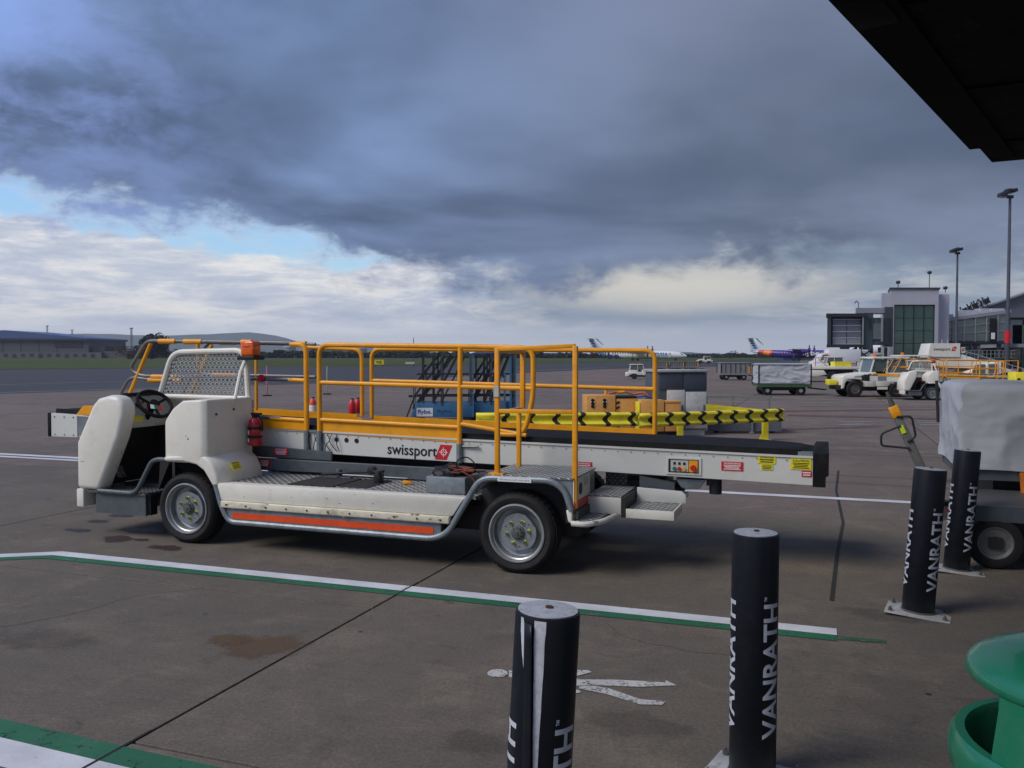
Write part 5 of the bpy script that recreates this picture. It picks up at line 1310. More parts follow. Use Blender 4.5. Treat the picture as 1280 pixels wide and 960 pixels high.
hedge('distant_woodland', 500, 760, 620, [439, 438, 440, 439.5, 441, 440, 441.5, 440.5, 441], 5, (48, 54, 44), 5000)
hedge('distant_woodland', 740, 1100, 800, [441, 442, 441, 443, 442, 443.2, 443, 442, 443], 6, (44, 52, 44), 5000)
def simple_building(label, px0, px1, ytop, Y, dep, m, roof=None, windows=0):
    h = EYE+(445-ytop)/FPX*Y; w = wx(px1, Y)-wx(px0, Y)
    T = thing('distant_building', label, 'building', (wx(px0, Y), Y, 0))
    M().box(0, w, 0, dep, 0, h).build('wall', m, T); M().box(-.4, w+.4, -.4, dep+.4, h+.01, h+h*.06).build('roof', roof or MHD, T)
    for i in range(windows): M().box(w*(i+.25)/windows, w*(i+.75)/windows, -.15, -.01, h*.35, h*.7).build('window', MHD, T)
    return T
MBG = mat('bld_grey', (100, 102, 108), .6, var=.08, scale=.1); MBP = mat('bld_pale', (150, 156, 164), .6, var=.06, scale=.05)
simple_building('dark grey block standing on the horizon behind the near handrail', 472, 507, 438.5, 760, 30, MBG, windows=5)
simple_building('long low pale shed on the horizon right of the hangar', 112, 150, 441, 800, 20, MBP, windows=6); simple_building('low pale warehouse on the horizon behind the middle rails', 662, 720, 441.6, 760, 20, MBP, windows=4)
for i, (px, w_, yt) in enumerate(((362, 16, 432), (384, 18, 430), (405, 15, 431), (428, 20, 433), (452, 14, 434))):
    Y_ = 1500; r = w_/2/FPX*Y_; h = EYE+(445-yt)/FPX*Y_
    T = thing('storage_tank', '%s of the pale storage tanks on the horizon' % ('leftmost', 'second from the left', 'middle', 'second from the right', 'rightmost')[i], 'tank', (wx(px, Y_), Y_, 0), 0, 'storage tanks on the horizon')
    M().lathe([(r, 0), (r, h*.86), (r*1.01, h*.87), (r*.8, h*.95), (r*.4, h*.99), (0, h)], 28).build('shell', MBP, T)
ms = thing('windsock_pole', 'thin pole on the grass seen above the blue steps', 'pole', tuple(gp(517, 459)))
M().tube([(0, 0, 0), (0, 0, 4.2)], .05, 6).build('pole', MSTL, ms); M().obox((-.5, 0, .6), 1.3, .4, .3).build('marker_box', MPANEL, ms)
sg = thing('taxiway_sign', 'small yellow taxiway sign on the grass edge', 'sign', tuple(gp(474, 457.6)))
sh_ = M().box(-.75, .75, -.1, .1, .25, 1.0).build('sign_face', mat('sign_yellow', (222, 200, 30), .5), sg); put_text('lettering', 'N2', (0, -.115, .63), (1,0,0), (0,0,1), MPBLK, sh_, w=.8, h=.45, bold=.03)
for x in (-.6, .6): M().box(x-.05, x+.05, -.05, .05, 0, .25).build('leg', MHD, sg)

# ================================================================= AIRCRAFT
MFW = mat('aircraft_white', (222, 222, 224), .35, var=.03, scale=.4, coat=.3); MFP = mat('aircraft_purple', (70, 36, 130), .35, var=.05, scale=.4, coat=.3)
MFO = mat('aircraft_orange', (236, 128, 30), .4, var=.05); MFR = mat('aircraft_red', (196, 44, 40), .4, var=.05); MLB = mat('livery_blue', (40, 120, 180), .4, var=.05); MNVY = mat('livery_navy', (22, 34, 78), .4, var=.05)
def aircraft(label, loc, rz, body, grp='parked turboprop airliners', purple=False):
    """high-wing twin turboprop with T-tail; x forward"""
    T = thing('turboprop_airliner', label, 'aircraft', loc, rz, grp)
    st = [(-16.2, .15, 3.9), (-13.5, .55, 3.55), (-9, 1.15, 3.0), (-6, 1.35, 2.75), (0, 1.35, 2.7), (9.5, 1.35, 2.7), (12.5, 1.25, 2.62), (14.6, .95, 2.45), (15.8, .55, 2.3), (16.4, .08, 2.2)]
    rings = [[(x, r*math.cos(a), z+r*math.sin(a)) for a in (2*math.pi*k/20 for k in range(20))] for x, r, z in st]
    M().loft(rings).build('fuselage', body, T)
    if purple:
        def bandr(x0, x1, m_):
            def rz_(x):
                for (a, ra, za), (b2, rb, zb) in zip(st, st[1:]):
                    if a <= x <= b2: t = (x-a)/(b2-a); return ra+(rb-ra)*t, za+(zb-za)*t
            rg = []
            for x in (x0, (x0+x1)/2, x1):
                r, z = rz_(x); r += .02; rg.append([(x+.5*math.sin(a), r*math.cos(a), z+r*math.sin(a)) for a in (2*math.pi*k/20 for k in range(20))])
            M().loft(rg, cap=False).build('livery_band', m_, T)
        bandr(-13.6, -11.9, MFR); bandr(-11.85, -9.6, MFO); bandr(-9.55, -8.9, MFR); bandr(-15.6, -13.7, MFW)
    b = M(); b.loft([[(-13.2, -.18, 3.9), (-11.6, -.05, 3.9), (-16.3, -.05, 3.7), (-16.4, .05, 3.7), (-11.6, .05, 3.9), (-13.2, .18, 3.9)], [(-15.4, -.10, 8.1), (-14.3, -.03, 8.1), (-17.0, -.03, 8.1), (-17.0, .03, 8.1), (-14.3, .03, 8.1), (-15.4, .10, 8.1)]])
    b = M(); b.prism([(-11.0, 4.0), (-12.6, 4.9), (-14.7, 8.1), (-17.3, 8.1), (-16.6, 3.9)], -.13, .13, 'y'); b.build('fin', MFW, T, .03)
    b = M()
    for k in range(4): z0 = 4.6+k*.8; x0 = -14.2-(z0-4.6)*.62; b.prism([(x0, z0), (x0-1.4, z0+.1), (x0-1.0, z0+.7), (x0+.2, z0+.5)], -.15, .15, 'y')
    b.build('fin_pattern', MLB, T)
    M().prism([(-14.6, 8.1), (-12.2, 6.0), (-12.0, 6.0), (-14.3, 8.2)], -.16, .16).build('fin_leading_edge', MNVY, T)
    b = M(); b.loft([[(-17.4, y, 8.15), (-15.6, y, 8.15), (-15.6, y, 8.3), (-17.4, y, 8.3)] for y in (-4.6, 0, 4.6)]); b.build('tailplane', MFW, T)
    b = M(); b.loft([[(-.9, -14.2, 4.3), (.6, -14.2, 4.3), (.6, -14.2, 4.45), (-.9, -14.2, 4.45)], [(-1.4, -4, 4.15), (1.6, -4, 4.15), (1.6, -4, 4.5), (-1.4, -4, 4.5)], [(-1.4, 4, 4.15), (1.6, 4, 4.15), (1.6, 4, 4.5), (-1.4, 4, 4.5)], [(-.9, 14.2, 4.3), (.6, 14.2, 4.3), (.6, 14.2, 4.45), (-.9, 14.2, 4.45)]]); b.build('wing', MFW, T)
    for y in (-4.2, 4.2):
        b = M(); b.loft([[(x, y+r*math.cos(a), z+r*1.15*math.sin(a)) for a in (2*math.pi*k/14 for k in range(14))] for x, r, z in ((-3.6, .15, 3.8), (-1.5, .62, 3.7), (2.4, .66, 3.65), (3.4, .42, 3.6), (3.9, .25, 3.6))]); ng = b.build('engine_nacelle', MFW if not purple else MFP, T)
        p = M(); p.lathe([(.3, 0), (.24, .3), (.0, .6)], 12, (3.9, y, 3.6), 'x')
        for k in range(6):
            a = math.pi/2+2*math.pi*k/6; p.bar((4.0, y+.2*math.cos(a), 3.6+.2*math.sin(a)), (4.05, y+2.05*math.cos(a), 3.6+2.05*math.sin(a)), .12, .34)
        p.build('propeller', MPBLK, ng)
        M().tube([(-1.0, y, 3.1), (-1.0, y, .5)], .12, 8).build('gear_leg', MHUB, T); M().cyl((-1.0, y, .5), .5, .5, 16, 'y').build('wheel', MTYRE, T)
    M().tube([(12.4, 0, 1.5), (12.6, 0, .35)], .09, 8).build('gear_leg', MHUB, T); M().cyl((12.6, 0, .33), .33, .4, 14, 'y').build('wheel', MTYRE, T)
    for i in range(22): M().box(-8.6+i*.86, -8.25+i*.86, -1.37, -1.30, 3.0, 3.42).build('window', MHD, T)
    M().prism([(14.3, 2.9), (15.2, 2.75), (14.9, 3.02), (14.3, 3.2)], -.85, .85).build('cockpit_window', MHD, T)
    M().box(10.4, 11.2, -1.385, -1.33, 1.9, 3.4).build('door', MPANEL, T)
    return T
def lower(a, dz):
    for ch in a.children:
        if not ch.name.startswith(('gear', 'wheel')): ch.location.z -= dz
a1 = aircraft('white turboprop airliner with blue tail marks, parked broadside behind the cabinet', (42.6, 290, 0), R(-20), MFW)
put_text('lettering', 'be.', (-7.8, -1.46, 2.35), (1,0,.0), (0,0,1), MNVY, a1, w=4.8, h=2.2, bold=.03); put_text('lettering', 'fly', (-12.2, -1.0, 3.1), (1,0,0), (0,0,1), MLB, a1, w=2.8, h=1.9, bold=.01)
put_text('lettering', 'flybe', (8.0, -1.42, 2.75), (1,0,0), (0,0,1), MLB, a1, w=4.2, h=1.4); lower(a1, .7)
a2 = aircraft('purple turboprop airliner with red and orange rear bands and pale blue tail', (97, 290, 0), R(-30), MFP, purple=True)
put_text('lettering', 'flybe', (4.0, -1.45, 2.8), (1,0,0), (0,0,1), MFW, a2, w=5.5, h=1.9, bold=.03); lower(a2, .5)
a3 = aircraft('white airliner nose showing below the jet bridge cabin', (98, 205, 0), R(172), MFW); a3.scale = (1.1,)*3

# ================================================================= JET BRIDGE, TOWER, TERMINAL
MGL = mat('tower_glass', (18, 66, 56), .12, var=.15, scale=.5, spec=.8, coat=.3); MTC = mat('tower_cladding', (178, 178, 186), .5, var=.05, scale=.3); MTD = mat('bridge_grey', (62, 66, 70), .5, var=.1, scale=.5); MTP = mat('bridge_pale', (140, 144, 150), .5, var=.06, scale=.4)
MGL2 = mat('bridge_glass', (84, 98, 98), .15, var=.2, scale=.4, spec=.8); MTR = mat('terminal_roof', (98, 104, 112), .5, var=.07, scale=.1)
TY = 105.0
def WX(px, Y=TY): return wx(px, Y)
def WZ(py, Y=TY): return EYE + (445-py)/FPX*Y
tw = thing('stair_tower', 'tall pale stair tower with green glazed front beside the jet bridge', 'tower', (WX(1112), TY, 0)); ox = WX(1112)
x1 = WX(1172)-ox; zt = WZ(362)
M().box(.0, x1, 0, 5.5, WZ(381), zt).build('upper_wall', MTC, tw); M().box(0, .45, .0, 5.5, 0, WZ(381)-.01).build('corner_pier', MTC, tw); M().box(x1-.45, x1, .0, 5.5, 0, WZ(381)-.01).build('corner_pier', MTC, tw)
M().box(.5, x1-.5, .8, 5.4, 0, WZ(381)-.02).build('core', mat('tower_inside', (40, 70, 66), .6), tw)
for i in range(4):
    for j in range(5):
        w_ = (x1-1.0)/4; hh = (WZ(381)-.1)/5; M().box(.52+i*w_, .48+(i+1)*w_, .25, .30, .05+j*hh, -.01+(j+1)*hh).build('glass_pane', MGL, tw)
for i in range(1, 4): M().box(.5+i*(x1-1)/4-.05, .5+i*(x1-1)/4+.05, .15, .32, 0, WZ(381)-.05).build('mullion', MTD, tw)
M().box(-1.0, -.01, 1.0, 6.5, 0, WZ(366)).build('side_wall', MTC, tw); M().box(x1+.01, WX(1187)-ox, 1.5, 7, 0, WZ(367)).build('side_wall', MTC, tw)
M().box(-.15, x1+.15, -.15, 5.7, zt+.01, zt+.22).build('parapet', MTD, tw)
def rooflamp(px, py0, py1, lbl, Yl=TY+2, s=.8):
    T = thing('roof_lamp', lbl, 'lamp', (wx(px, Yl), Yl, WZ(py0, Yl)), 0, 'lamps on the stair tower roof'); h = (py0-py1)/FPX*Yl
    M().tube([(0, 0, 0), (0, 0, h)], .05, 6).build('pole', MTD, T); M().lathe([(0, -.2), (.2, -.2), (.28, .0), (.2, .16), (0, .2)], 12, (0, 0, h)).build('lamp_head', MHD, T)
rooflamp(1121, 361, 353, 'round lamp on the left end of the stair tower roof'); rooflamp(1160, 361, 341, 'tallest pole lamp on the stair tower roof'); rooflamp(1180, 366, 360, 'low lamp on the right side block of the stair tower'); rooflamp(1114, 366, 363, 'small lamp at the left wall of the stair tower')
jb = thing('jet_bridge', 'grey passenger boarding bridge with shuttered cabin on legs', 'jet bridge', (WX(1033, 98), 98, 0)); ox = WX(1033, 98)
def BX(px, Y=98): return wx(px, Y)-ox
def BZ(py, Y=98): return EYE+(445-py)/FPX*Y
M().box(0, BX(1080), 0, 3.2, BZ(434), BZ(431)).build('cabin_floor', MHD, jb); M().box(-.1, BX(1082), -.1, 3.3, BZ(396), BZ(392)).build('cabin_roof', MHD, jb)
M().box(.05, .45, .0, 3.1, BZ(431), BZ(396)).build('cabin_wall', MTD, jb); M().box(BX(1077), BX(1079), .0, 3.1, BZ(431), BZ(396)).build('cabin_wall', MTP, jb); M().box(.45, BX(1077), .8, 3.1, BZ(431), BZ(396)).build('cabin_core', MTD, jb)
fx0, fx1 = BX(1040), BX(1076)
for j in range(4):
    for i in range(2):
        z0 = BZ(430)+j*(BZ(399)-BZ(430))/4; z1 = BZ(430)+(j+1)*(BZ(399)-BZ(430))/4; xa = fx0+(fx1-fx0)*i/2; xb = fx0+(fx1-fx0)*(i+1)/2
        M().box(xa+.04, xb-.04, .55, .62, z0+.04, z1-.04).build('shutter_panel', MTP if j == 0 else mat('shutter_%d%d' % (i, j), (104, 108, 118), .4), jb)
for j in range(5):
    z0 = BZ(430)+j*(BZ(399)-BZ(430))/4; M().box(fx0, fx1, .50, .56, z0-.04, z0+.04).build('shutter_rail', MTC, jb)
M().box(BX(1079)+.02, BX(1091), .3, 3.2, BZ(437), BZ(391)).build('rotunda', mat('bridge_slate', (60, 72, 78), .5), jb)
M().box(BX(1085), BX(1089), .25, .30, BZ(412), BZ(398)).build('rotunda_window', MHD, jb)
b = M(); b.lathe([(.0, BZ(431)), (1.5, BZ(431)), (1.5, BZ(397)), (.0, BZ(397))], 20, (BX(1098), 1.8, 0)); b.build('bridge_head', MTD, jb)
M().obox((BX(1096), .25, BZ(414)), .9, .05, BZ(404)-BZ(424)).build('head_window', MGL2, jb); M().obox((BX(1102), .32, BZ(412)), .25, .2, BZ(397)-BZ(427)).build('head_pillar', MTP, jb)
M().box(BX(1070), BX(1106), 1.5, 4.0, BZ(391)+.02, BZ(384)).build('tunnel_roof', MTP, jb); M().box(BX(1106)+.01, BX(1113)+.35, 1.2, 4.2, BZ(433), BZ(383)).build('tunnel_end', MTD, jb)
M().box(BX(1050), BX(1062), 1.0, 2.2, BZ(448), BZ(434)-.01).build('drive_column', MTP, jb)
for px in (1055, 1070, 1076, 1090, 1100, 1108): M().box(BX(px)-.18, BX(px)+.18, 1.3, 1.7, .0, BZ(434)).build('leg', MTD if px > 1056 else MTP, jb)
b = M(); b.bar((BX(1070), 1.5, BZ(450)), (BX(1092), 1.5, BZ(436)), .15, .15); b.bar((BX(1090), 1.5, BZ(450)), (BX(1072), 1.5, BZ(437)), .15, .15); b.bar((BX(1100), 1.4, BZ(455)), (BX(1085), 1.4, BZ(436)), .12, .12); b.build('brace', MHD, jb)
for x in (BX(1066), BX(1074)): M().cyl((x, 1.3, .5), .5, .4, 16, 'y').build('wheel', MTYRE, jb)
b = M(); b.bar((BX(1073), 2, BZ(384)), (BX(1073), 2, BZ(377)), .08, .08); b.tube([(BX(1073), 2, BZ(377)), (BX(1070), 2, BZ(375)), (BX(1068), 2, BZ(378))], .06, 6); b.build('roof_light', MTD, jb)
def skew(T, k):     # plans that run back along the sight line, as the pier does
    for ch in T.children:
        for v in ch.data.vertices: v.co.x += v.co.y*k
        for g in ch.children:
            for v in g.data.vertices: v.co.x += v.co.y*k
skew(jb, .36); skew(tw, .40)
# glazed link bridge from tower to terminal
lk = thing('link_bridge', 'glazed elevated walkway joining the stair tower to the terminal', 'walkway', (WX(1172), TY+4, 0)); ox = WX(1172)
def LX(px): return wx(px, TY+4)-ox
def LZ(py): return EYE+(445-py)/FPX*(TY+4)
M().box(LX(1174), LX(1262), 0, 3.2, LZ(430), LZ(426)).build('floor_beam', MHD, lk)
M().prism([(LX(1174), LZ(399)), (LX(1262), LZ(387)), (LX(1262), LZ(391)), (LX(1174), LZ(403))], -.15, 3.3).build('roof', MTP, lk)
px = 1176
while px < 1250:
    zt_ = LZ(403-(px-1174)*.136); x0_ = LX(px); x1_ = LX(px+13.5)
    M().box(x0_+.06, x1_-.06, .02, .08, LZ(426), zt_).build('glass_pane', MGL2, lk)
    M().box(x0_-.07, x0_+.07, -.08, .12, LZ(427), zt_+.1).build('mullion', MTP, lk)
    M().bar((x0_, .3, LZ(426)), (x1_, .3, zt_), .12, .12).build('truss_brace', MTD, lk)
    px += 14
M().box(LX(1176), LX(1260), 1.2, 3.0, LZ(426), LZ(403)).build('bridge_inside', mat('link_inside', (70, 84, 88), .6), lk)
M().box(LX(1236), LX(1244), -.2, -.09, LZ(427), LZ(398)).build('door_opening', MPBLK, lk); M().box(LX(1237), LX(1241), -.35, -.21, LZ(424), LZ(416)).build('white_board', MPRINT, lk)
for zz in (.35, .68): M().prism([(LX(1176), LZ(426)+(LZ(403)-LZ(426))*zz), (LX(1255), LZ(426)+(LZ(392)-LZ(426))*zz), (LX(1255), LZ(426)+(LZ(392)-LZ(426))*zz+.08), (LX(1176), LZ(426)+(LZ(403)-LZ(426))*zz+.08)], -.07, .01).build('transom', MTP, lk)
for px, w_, h_ in ((1182, 1.2, .6), (1205, 2.0, .8), (1228, 1.0, .7), (1242, 1.6, .5)): M().box(LX(px), LX(px)+w_, .6, 2.2, LZ(403-(px-1174)*.136)+.35, LZ(403-(px-1174)*.136)+.35+h_).build('roof_unit', MTC, lk)
b = M()
for k in range(16): b.bar((LX(1180+k*5), -1.5, LZ(447)), (LX(1180+k*5), -1.5, LZ(438)), .06, .06)
for z in (447, 442.5, 438): b.bar((LX(1178), -1.5, LZ(z)), (LX(1260), -1.5, LZ(z)), .06, .06)
b.build('railing', MTP, lk)
M().box(LX(1177), LX(1262), -1.6, 0, LZ(449), LZ(447)).build('lower_floor', MTD, lk)
for px in (1190, 1222, 1252): M().box(LX(px)-.2, LX(px)+.2, .5, .9, 0, LZ(430)-.01).build('column', MTD, lk)
tm = thing('terminal', 'grey terminal building with sloping roof at the right edge', 'terminal', (WX(1190), TY+14, 0)); TY2 = TY+14
def QX(px): return wx(px, TY2)-WX(1190)
def QZ(py): return EYE+(445-py)/FPX*TY2
M().prism([(QX(1192), QZ(396)), (QX(1280), QZ(366)), (QX(1420), QZ(330)), (QX(1420), QZ(395)), (QX(1192), QZ(398))], 0, 40).build('roof', MTR, tm)
M().prism([(QX(1192), QZ(396.6)), (QX(1280), QZ(366.6)), (QX(1420), QZ(330.6)), (QX(1420), QZ(328.5)), (QX(1280), QZ(364.5)), (QX(1192), QZ(394.6))], -.8, -.01).build('roof_edge', MTP, tm)
M().box(QX(1175), QX(1420), .5, 38, 0, QZ(398)).build('wall', mat('terminal_wall', (62, 70, 76), .5, var=.1, scale=.3), tm)
for i in range(9): M().box(QX(1262+i*18), QX(1262+i*18+15), .2, .48, QZ(432), QZ(400)).build('wall_panel', mat('terminal_panel_%d' % i, (88, 94, 102), .5), tm)
for i in range(10):
    for j in range(2): M().box(QX(1180+i*17), QX(1180+i*17+14), .2, .48, .4+j*2.9, 3.0+j*2.9).build('window', MGL if i % 2 else MGL2, tm)
M().box(QX(1225), QX(1420), -9, .1, QZ(435), QZ(431)).build('entrance_canopy', MTP, tm)
for px in (1240, 1262, 1290): M().box(QX(px)-.15, QX(px)+.15, -8.5, -8.2, 0, QZ(435)-.01).build('canopy_post', MTD, tm)
M().box(QX(1235), QX(1300), -8, -7.6, 0, 3.2).build('glass_screen', MGL, tm)
M().box(QX(1254)+.0, QX(1258)+.4, -12, -11.8, QZ(425), QZ(411)).build('red_notice', MRED, tm) if False else None
for ch in tm.children:                       # the terminal stands skewed to the view: its side walls run away along 27 degrees
    for v in ch.data.vertices: v.co.x += max(0.0, v.co.y)*.50
sgn = put_text('airport_sign', 'George Best Belfast City Airport', (0, 0, 0), (1,0,0), (0,0,1), MHD, None, w=QX(1231)-QX(1193), h=1.55, bold=.02, extrude=.08)
sgn.location = (WX(1190)+QX(1212), TY2-1.2, QZ(383.5)); sgn.rotation_euler = (0, -math.atan2(QZ(374)-QZ(391), QX(1231)-QX(1193)), 0); tag(sgn, 'dark airport name lettering standing along the terminal roof edge', 'sign')
mast('tall floodlight mast at the right edge beside the terminal', 1258.5, 72, WZ(246, 72), .17, ((-.15, .3, 1.1, -.25), (-.75, .0, .6, .1)))
mast('floodlight mast between the stair tower and the terminal sign', 1194.5, 96, WZ(316, 96), .16, ((-.1, .25, 1.0, -.25), (-.6, .1, .6, 0)))
M_rb = thing('red_band_post', 'short red sleeve post in front of the link bridge', 'post', (wx(1258.5, 71), 71, 0)); M().cyl((0, 0, WZ(421, 71)), .24, 1.0, 12).build('red_sleeve', MRED, M_rb); M().cyl((0, 0, WZ(421, 71)/2-.3), .2, WZ(421, 71)-.62, 12).build('post', MTD, M_rb)
for nm, px0, px1, yt, Y, c in (('dark blue hangar sized container block behind the purple airliner', 979, 1002, 439.5, 330, (30, 62, 112)), ('green grey container block beside the dark blue one', 1002.5, 1016, 440, 330, (62, 84, 66))):
    simple_building(nm, px0, px1, yt, Y, 10, mat('blk%d' % px0, c, .5), windows=3)
tree('pointed dark conifer left of the purple tail', 914, 438.5, 520, 9, 0, seed=21, n=500, col=(36, 46, 34)); tree('rounded dark tree behind the purple airliner', 962, 439.5, 540, 24, 0, seed=22, n=900, col=(38, 44, 36)); tree('low dark tree beside the conifer', 900, 441.5, 560, 14, 0, seed=23, n=500, col=(36, 44, 36))

# ================================================================= BAGGAGE CARTS, TUGS, STAIRS, OTHER LOADERS
MCG = mat('cart_grey', (128, 128, 124), .5, var=.1, scale=2, dirt=.5, dirtcol=(80, 74, 66)); MCGN = mat('cart_green', (52, 84, 52), .5, var=.1, scale=2, dirt=.5)
def bag_cart(label, x, y, rz, L, H, tarp, grp='baggage carts on the apron'):
    T = thing('baggage_cart', label, 'baggage cart', (x, y, 0), rz, grp); D = 1.4
    M().box(0, L, 0, D, .36, .44).build('bed', MCGN if tarp else MCG, T)
    b = M(); b.box(0, L, 0, D, H-.04, H); b.build('roof', MTP, T)
    for x_ in (0, L-.05):
        for y_ in (0, D-.05): M().box(x_, x_+.05, y_, y_+.05, .44, H-.04).build('post', MCHAS, T)
    if tarp: o = cloth_box(L-.12, D-.1, .50, H+.02, 12, nx=60, ny=30, nz=30, rad=.05, style=2.0).build('tarpaulin', MTARP, T); o.location = (.04, .02, 0)
    else:
        M().box(.06, L-.06, .05, D-.05, .46, H-.06).build('side_curtain', MCG, T)
        for i in range(1, 6): M().box(i*L/6-.02, i*L/6+.02, .02, .049, .46, H-.06).build('curtain_rib', MTD, T)
        M().box(L-.14, L-.05, -.01, .0, .46, .9).build('yellow_tag', MYEL, T)
    M().box(.02, L-.02, -.03, .0, .34, .46).build('side_rail', MCGN if tarp else MCG, T)
    for x_ in (.38, L-.42):
        for y_ in (.1, D-.1):
            w_ = M(); w_.lathe([(.0, -.06), (.12, -.06), (.2, -.04), (.2, .04), (.0, .06)], 16, (x_, y_, .2), 'y'); w_.build('wheel', MTYRE, T); M().cyl((x_, y_-.065, .2), .08, .01, 10, 'y').build('rim', MTP, T)
    M().tube([(L, D/2, .3), (L+.5, D/2, .24), (L+.75, D/2, .22)], .03, 6).build('drawbar', MCHAS, T)
    M().box(.2, L-.2, .2, D-.2, .2, .36).build('underframe', MCHAS, T)
    return T
bag_cart('white tarpaulin baggage cart on a green bed behind the barrier end', wx(948, 34.8), 34.8, R(-5), 2.12, 1.28, True)
bag_cart('grey curtain sided baggage cart beyond the white tarpaulin cart', wx(901, 57), 57, R(-2), 1.95, 1.17, False)
for i, (px, lb) in enumerate(((817, 'leftmost grey baggage cart of the far row behind the cabinet'), (838, 'middle grey baggage cart of the far row behind the cabinet'), (856, 'rightmost grey baggage cart of the far row behind the cabinet'))): bag_cart(lb, wx(px, 92), 92, 0, 1.5, 1.05, False)
def veh_wheel(T, x, y, r, rimm=None, w=.2):
    wh = M(); wh.lathe([(r*.5, -w/2+.02), (r*.62, -w/2), (r*.9, -w/2), (r, -w/2+.03), (r, w/2-.03), (r*.9, w/2), (0, w/2)], 22, (x, y, r), 'y'); t = wh.build('wheel', MTYRE, T)
    s_ = -1 if y < .5 else 1
    rm = M(); rm.lathe([(0, s_*(w/2-.03)), (r*.18, s_*(w/2)), (r*.2, s_*(w/2-.02)), (r*.46, s_*(w/2-.03)), (r*.52, s_*(w/2+.002)), (r*.58, s_*(w/2+.002))], 18, (x, y, r), 'y'); rm.build('rim', rimm or MHUB, t)
def tug(label, x, y, rz, scale=1.0, cab=True, mark=True, grp='white baggage tugs', flip=False):
    T = thing('baggage_tug', label, 'tug', (x, y, 0), rz, grp, scale)
    b = M(); b.prism([(0, .32), (.02, .78), (.12, .86), (1.25, .98), (1.32, .98), (1.32, .42), (1.22, .40), (.9, .40), (.86, .55), (.74, .68), (.46, .70), (.24, .68), (.14, .55), (.10, .34)], 0, 1.3); b.build('bonnet', MW, T, .03)
    b = M(); b.prism([(1.32, .42), (1.32, .74), (2.9, .74), (3.0, .66), (3.0, .30), (2.7, .30), (2.45, .58), (1.95, .58), (1.78, .42)], 0, 1.3); b.build('body', MW, T, .02)
    M().box(1.36, 1.75, -.03, .0, .30, .40).build('step', MW, T)
    M().box(-.38, -.06, .35, .8, .46, .68).build('tow_bumper', M_GY, T, .02); M().box(-.1, .12, .1, 1.2, .28, .46).build('front_beam', MCHAS, T)
    M().box(.2, 2.8, .15, 1.15, .24, .42).build('chassis', MCHAS, T)
    for x_, r in ((.50, .31), (2.1, .27)):
        for y_ in (.06, 1.24): veh_wheel(T, x_, y_, r)
    if cab:
        for y_ in (.06, 1.24):
            for xa, za, xb in ((1.12, .96, 1.26), (1.74, .74, 1.78), (2.62, .74, 2.48)): M().bar((xa, y_, za), (xb, y_, 1.50), .05, .05).build('cab_pillar', MW, T)
        M().box(1.18, 2.60, -.02, 1.32, 1.50, 1.57).build('cab_roof', MW, T, .02)
        M().prism([(1.16, .98), (1.28, 1.48), (1.26, 1.48), (1.14, .98)], .1, 1.2).build('windscreen', MGL2, T)
        for y_ in (.08, 1.22): M().prism([(1.20, 1.0), (1.30, 1.46), (1.72, 1.46), (1.70, 1.0)], y_-.005, y_+.005).build('side_window', MGL2, T); M().prism([(1.84, .95), (1.84, 1.46), (2.44, 1.46), (2.54, .95)], y_-.005, y_+.005).build('side_window', MGL2, T)
        M().box(1.8, 2.6, .04, 1.26, .74, .95).build('cab_back', MW, T, .01); M().cyl((1.5, .65, 1.63), .07, .12, 12).build('beacon', MAMB, T)
        M().box(1.45, 1.8, .3, 1.0, .78, 1.15).build('seat', MPBLK, T, .04)
    if mark:
        put_text('lettering', 'swissport', (.72, -.004, .80), (1,0,.1), (-.1,0,1), MPBLK, T, w=.48, h=.12, bold=.01); swissport_mark(T, (1.05, -.004, .84), (1,0,.1), (-.1,0,1), .13)
    M().box(.2, 1.2, -.006, .0, .60, .62).build('trim_line', MTP, T) if False else None
    M().box(2.62, 2.9, -.012, -.002, .45, .62).build('battery_panel', MCG, T)
    return T
t1 = tug('white baggage tug with cab and yellow tow plate behind the towbar', wx(1050, 33.6), 33.4, R(-2), 1.0)
t2 = tug('small white tug facing right far beyond the orange generator', wx(783, 60)+1.95, 60.3, R(176), .66, True, False)
t3 = tug('white tug partly hidden behind the first baggage tug', wx(1092, 41), 41, R(-4), 1.05, True, False); t4 = tug('tiny white tug on the taxiway between the two airliners', wx(873, 180), 180, R(-3), 1.0, True, False)
def other_loader(label, loc, rz, s):
    c = copy_tree(loader); c['label'] = label; c.location = loc; c.rotation_euler.z = rz; c.scale = (s,)*3; c['group'] = 'belt loaders on the apron'; return c
loader['group'] = 'belt loaders on the apron'
p = gp(1166, 500.5); c_ = Vector((p.x+2.99*.86*math.cos(R(-4)), p.y+2.99*.86*math.sin(R(-4)), 0))
other_loader('white belt loader with orange rails parked above the covered cart', c_, R(-4), .86)
other_loader('belt loader behind the first tug, only its curved front rails in clear view', (wx(1112, 39)+4.3*.85, 38.2, 0), R(-6), .85)
hl = thing('cargo_transporter', 'long low white cargo transporter behind the tarpaulin cart', 'transporter', (wx(995, 53), 53, 0), R(-2))
M().box(0, 3.9, 0, 2.2, .78, .95).build('deck', MW, hl, .02); b = M(); b.prism([(0, .35), (0, .70), (.5, .74), (1.7, .72), (1.9, .45), (1.3, .35)], 0, 2.2); b.build('body', MW, hl, .02); veh_wheel(hl, 2.25, .06, .33); veh_wheel(hl, .5, .06, .26); M().box(.4, 3.6, .3, 1.9, .35, .77).build('underframe', MCHAS, hl)
b = M(); b.bar((1.2, .05, .95), (1.2, .05, 1.5), .04, .04); b.bar((1.2, .05, 1.5), (2.0, .05, 1.5), .04, .04); b.bar((1.35, .05, 1.45), (1.9, .05, .97), .04, .04); b.build('guard_rail', mat('rail_orange', (214, 104, 30), .5), hl)
M().box(2.4, 3.4, .1, .9, .96, 1.25).build('yellow_box', M_GY, hl)
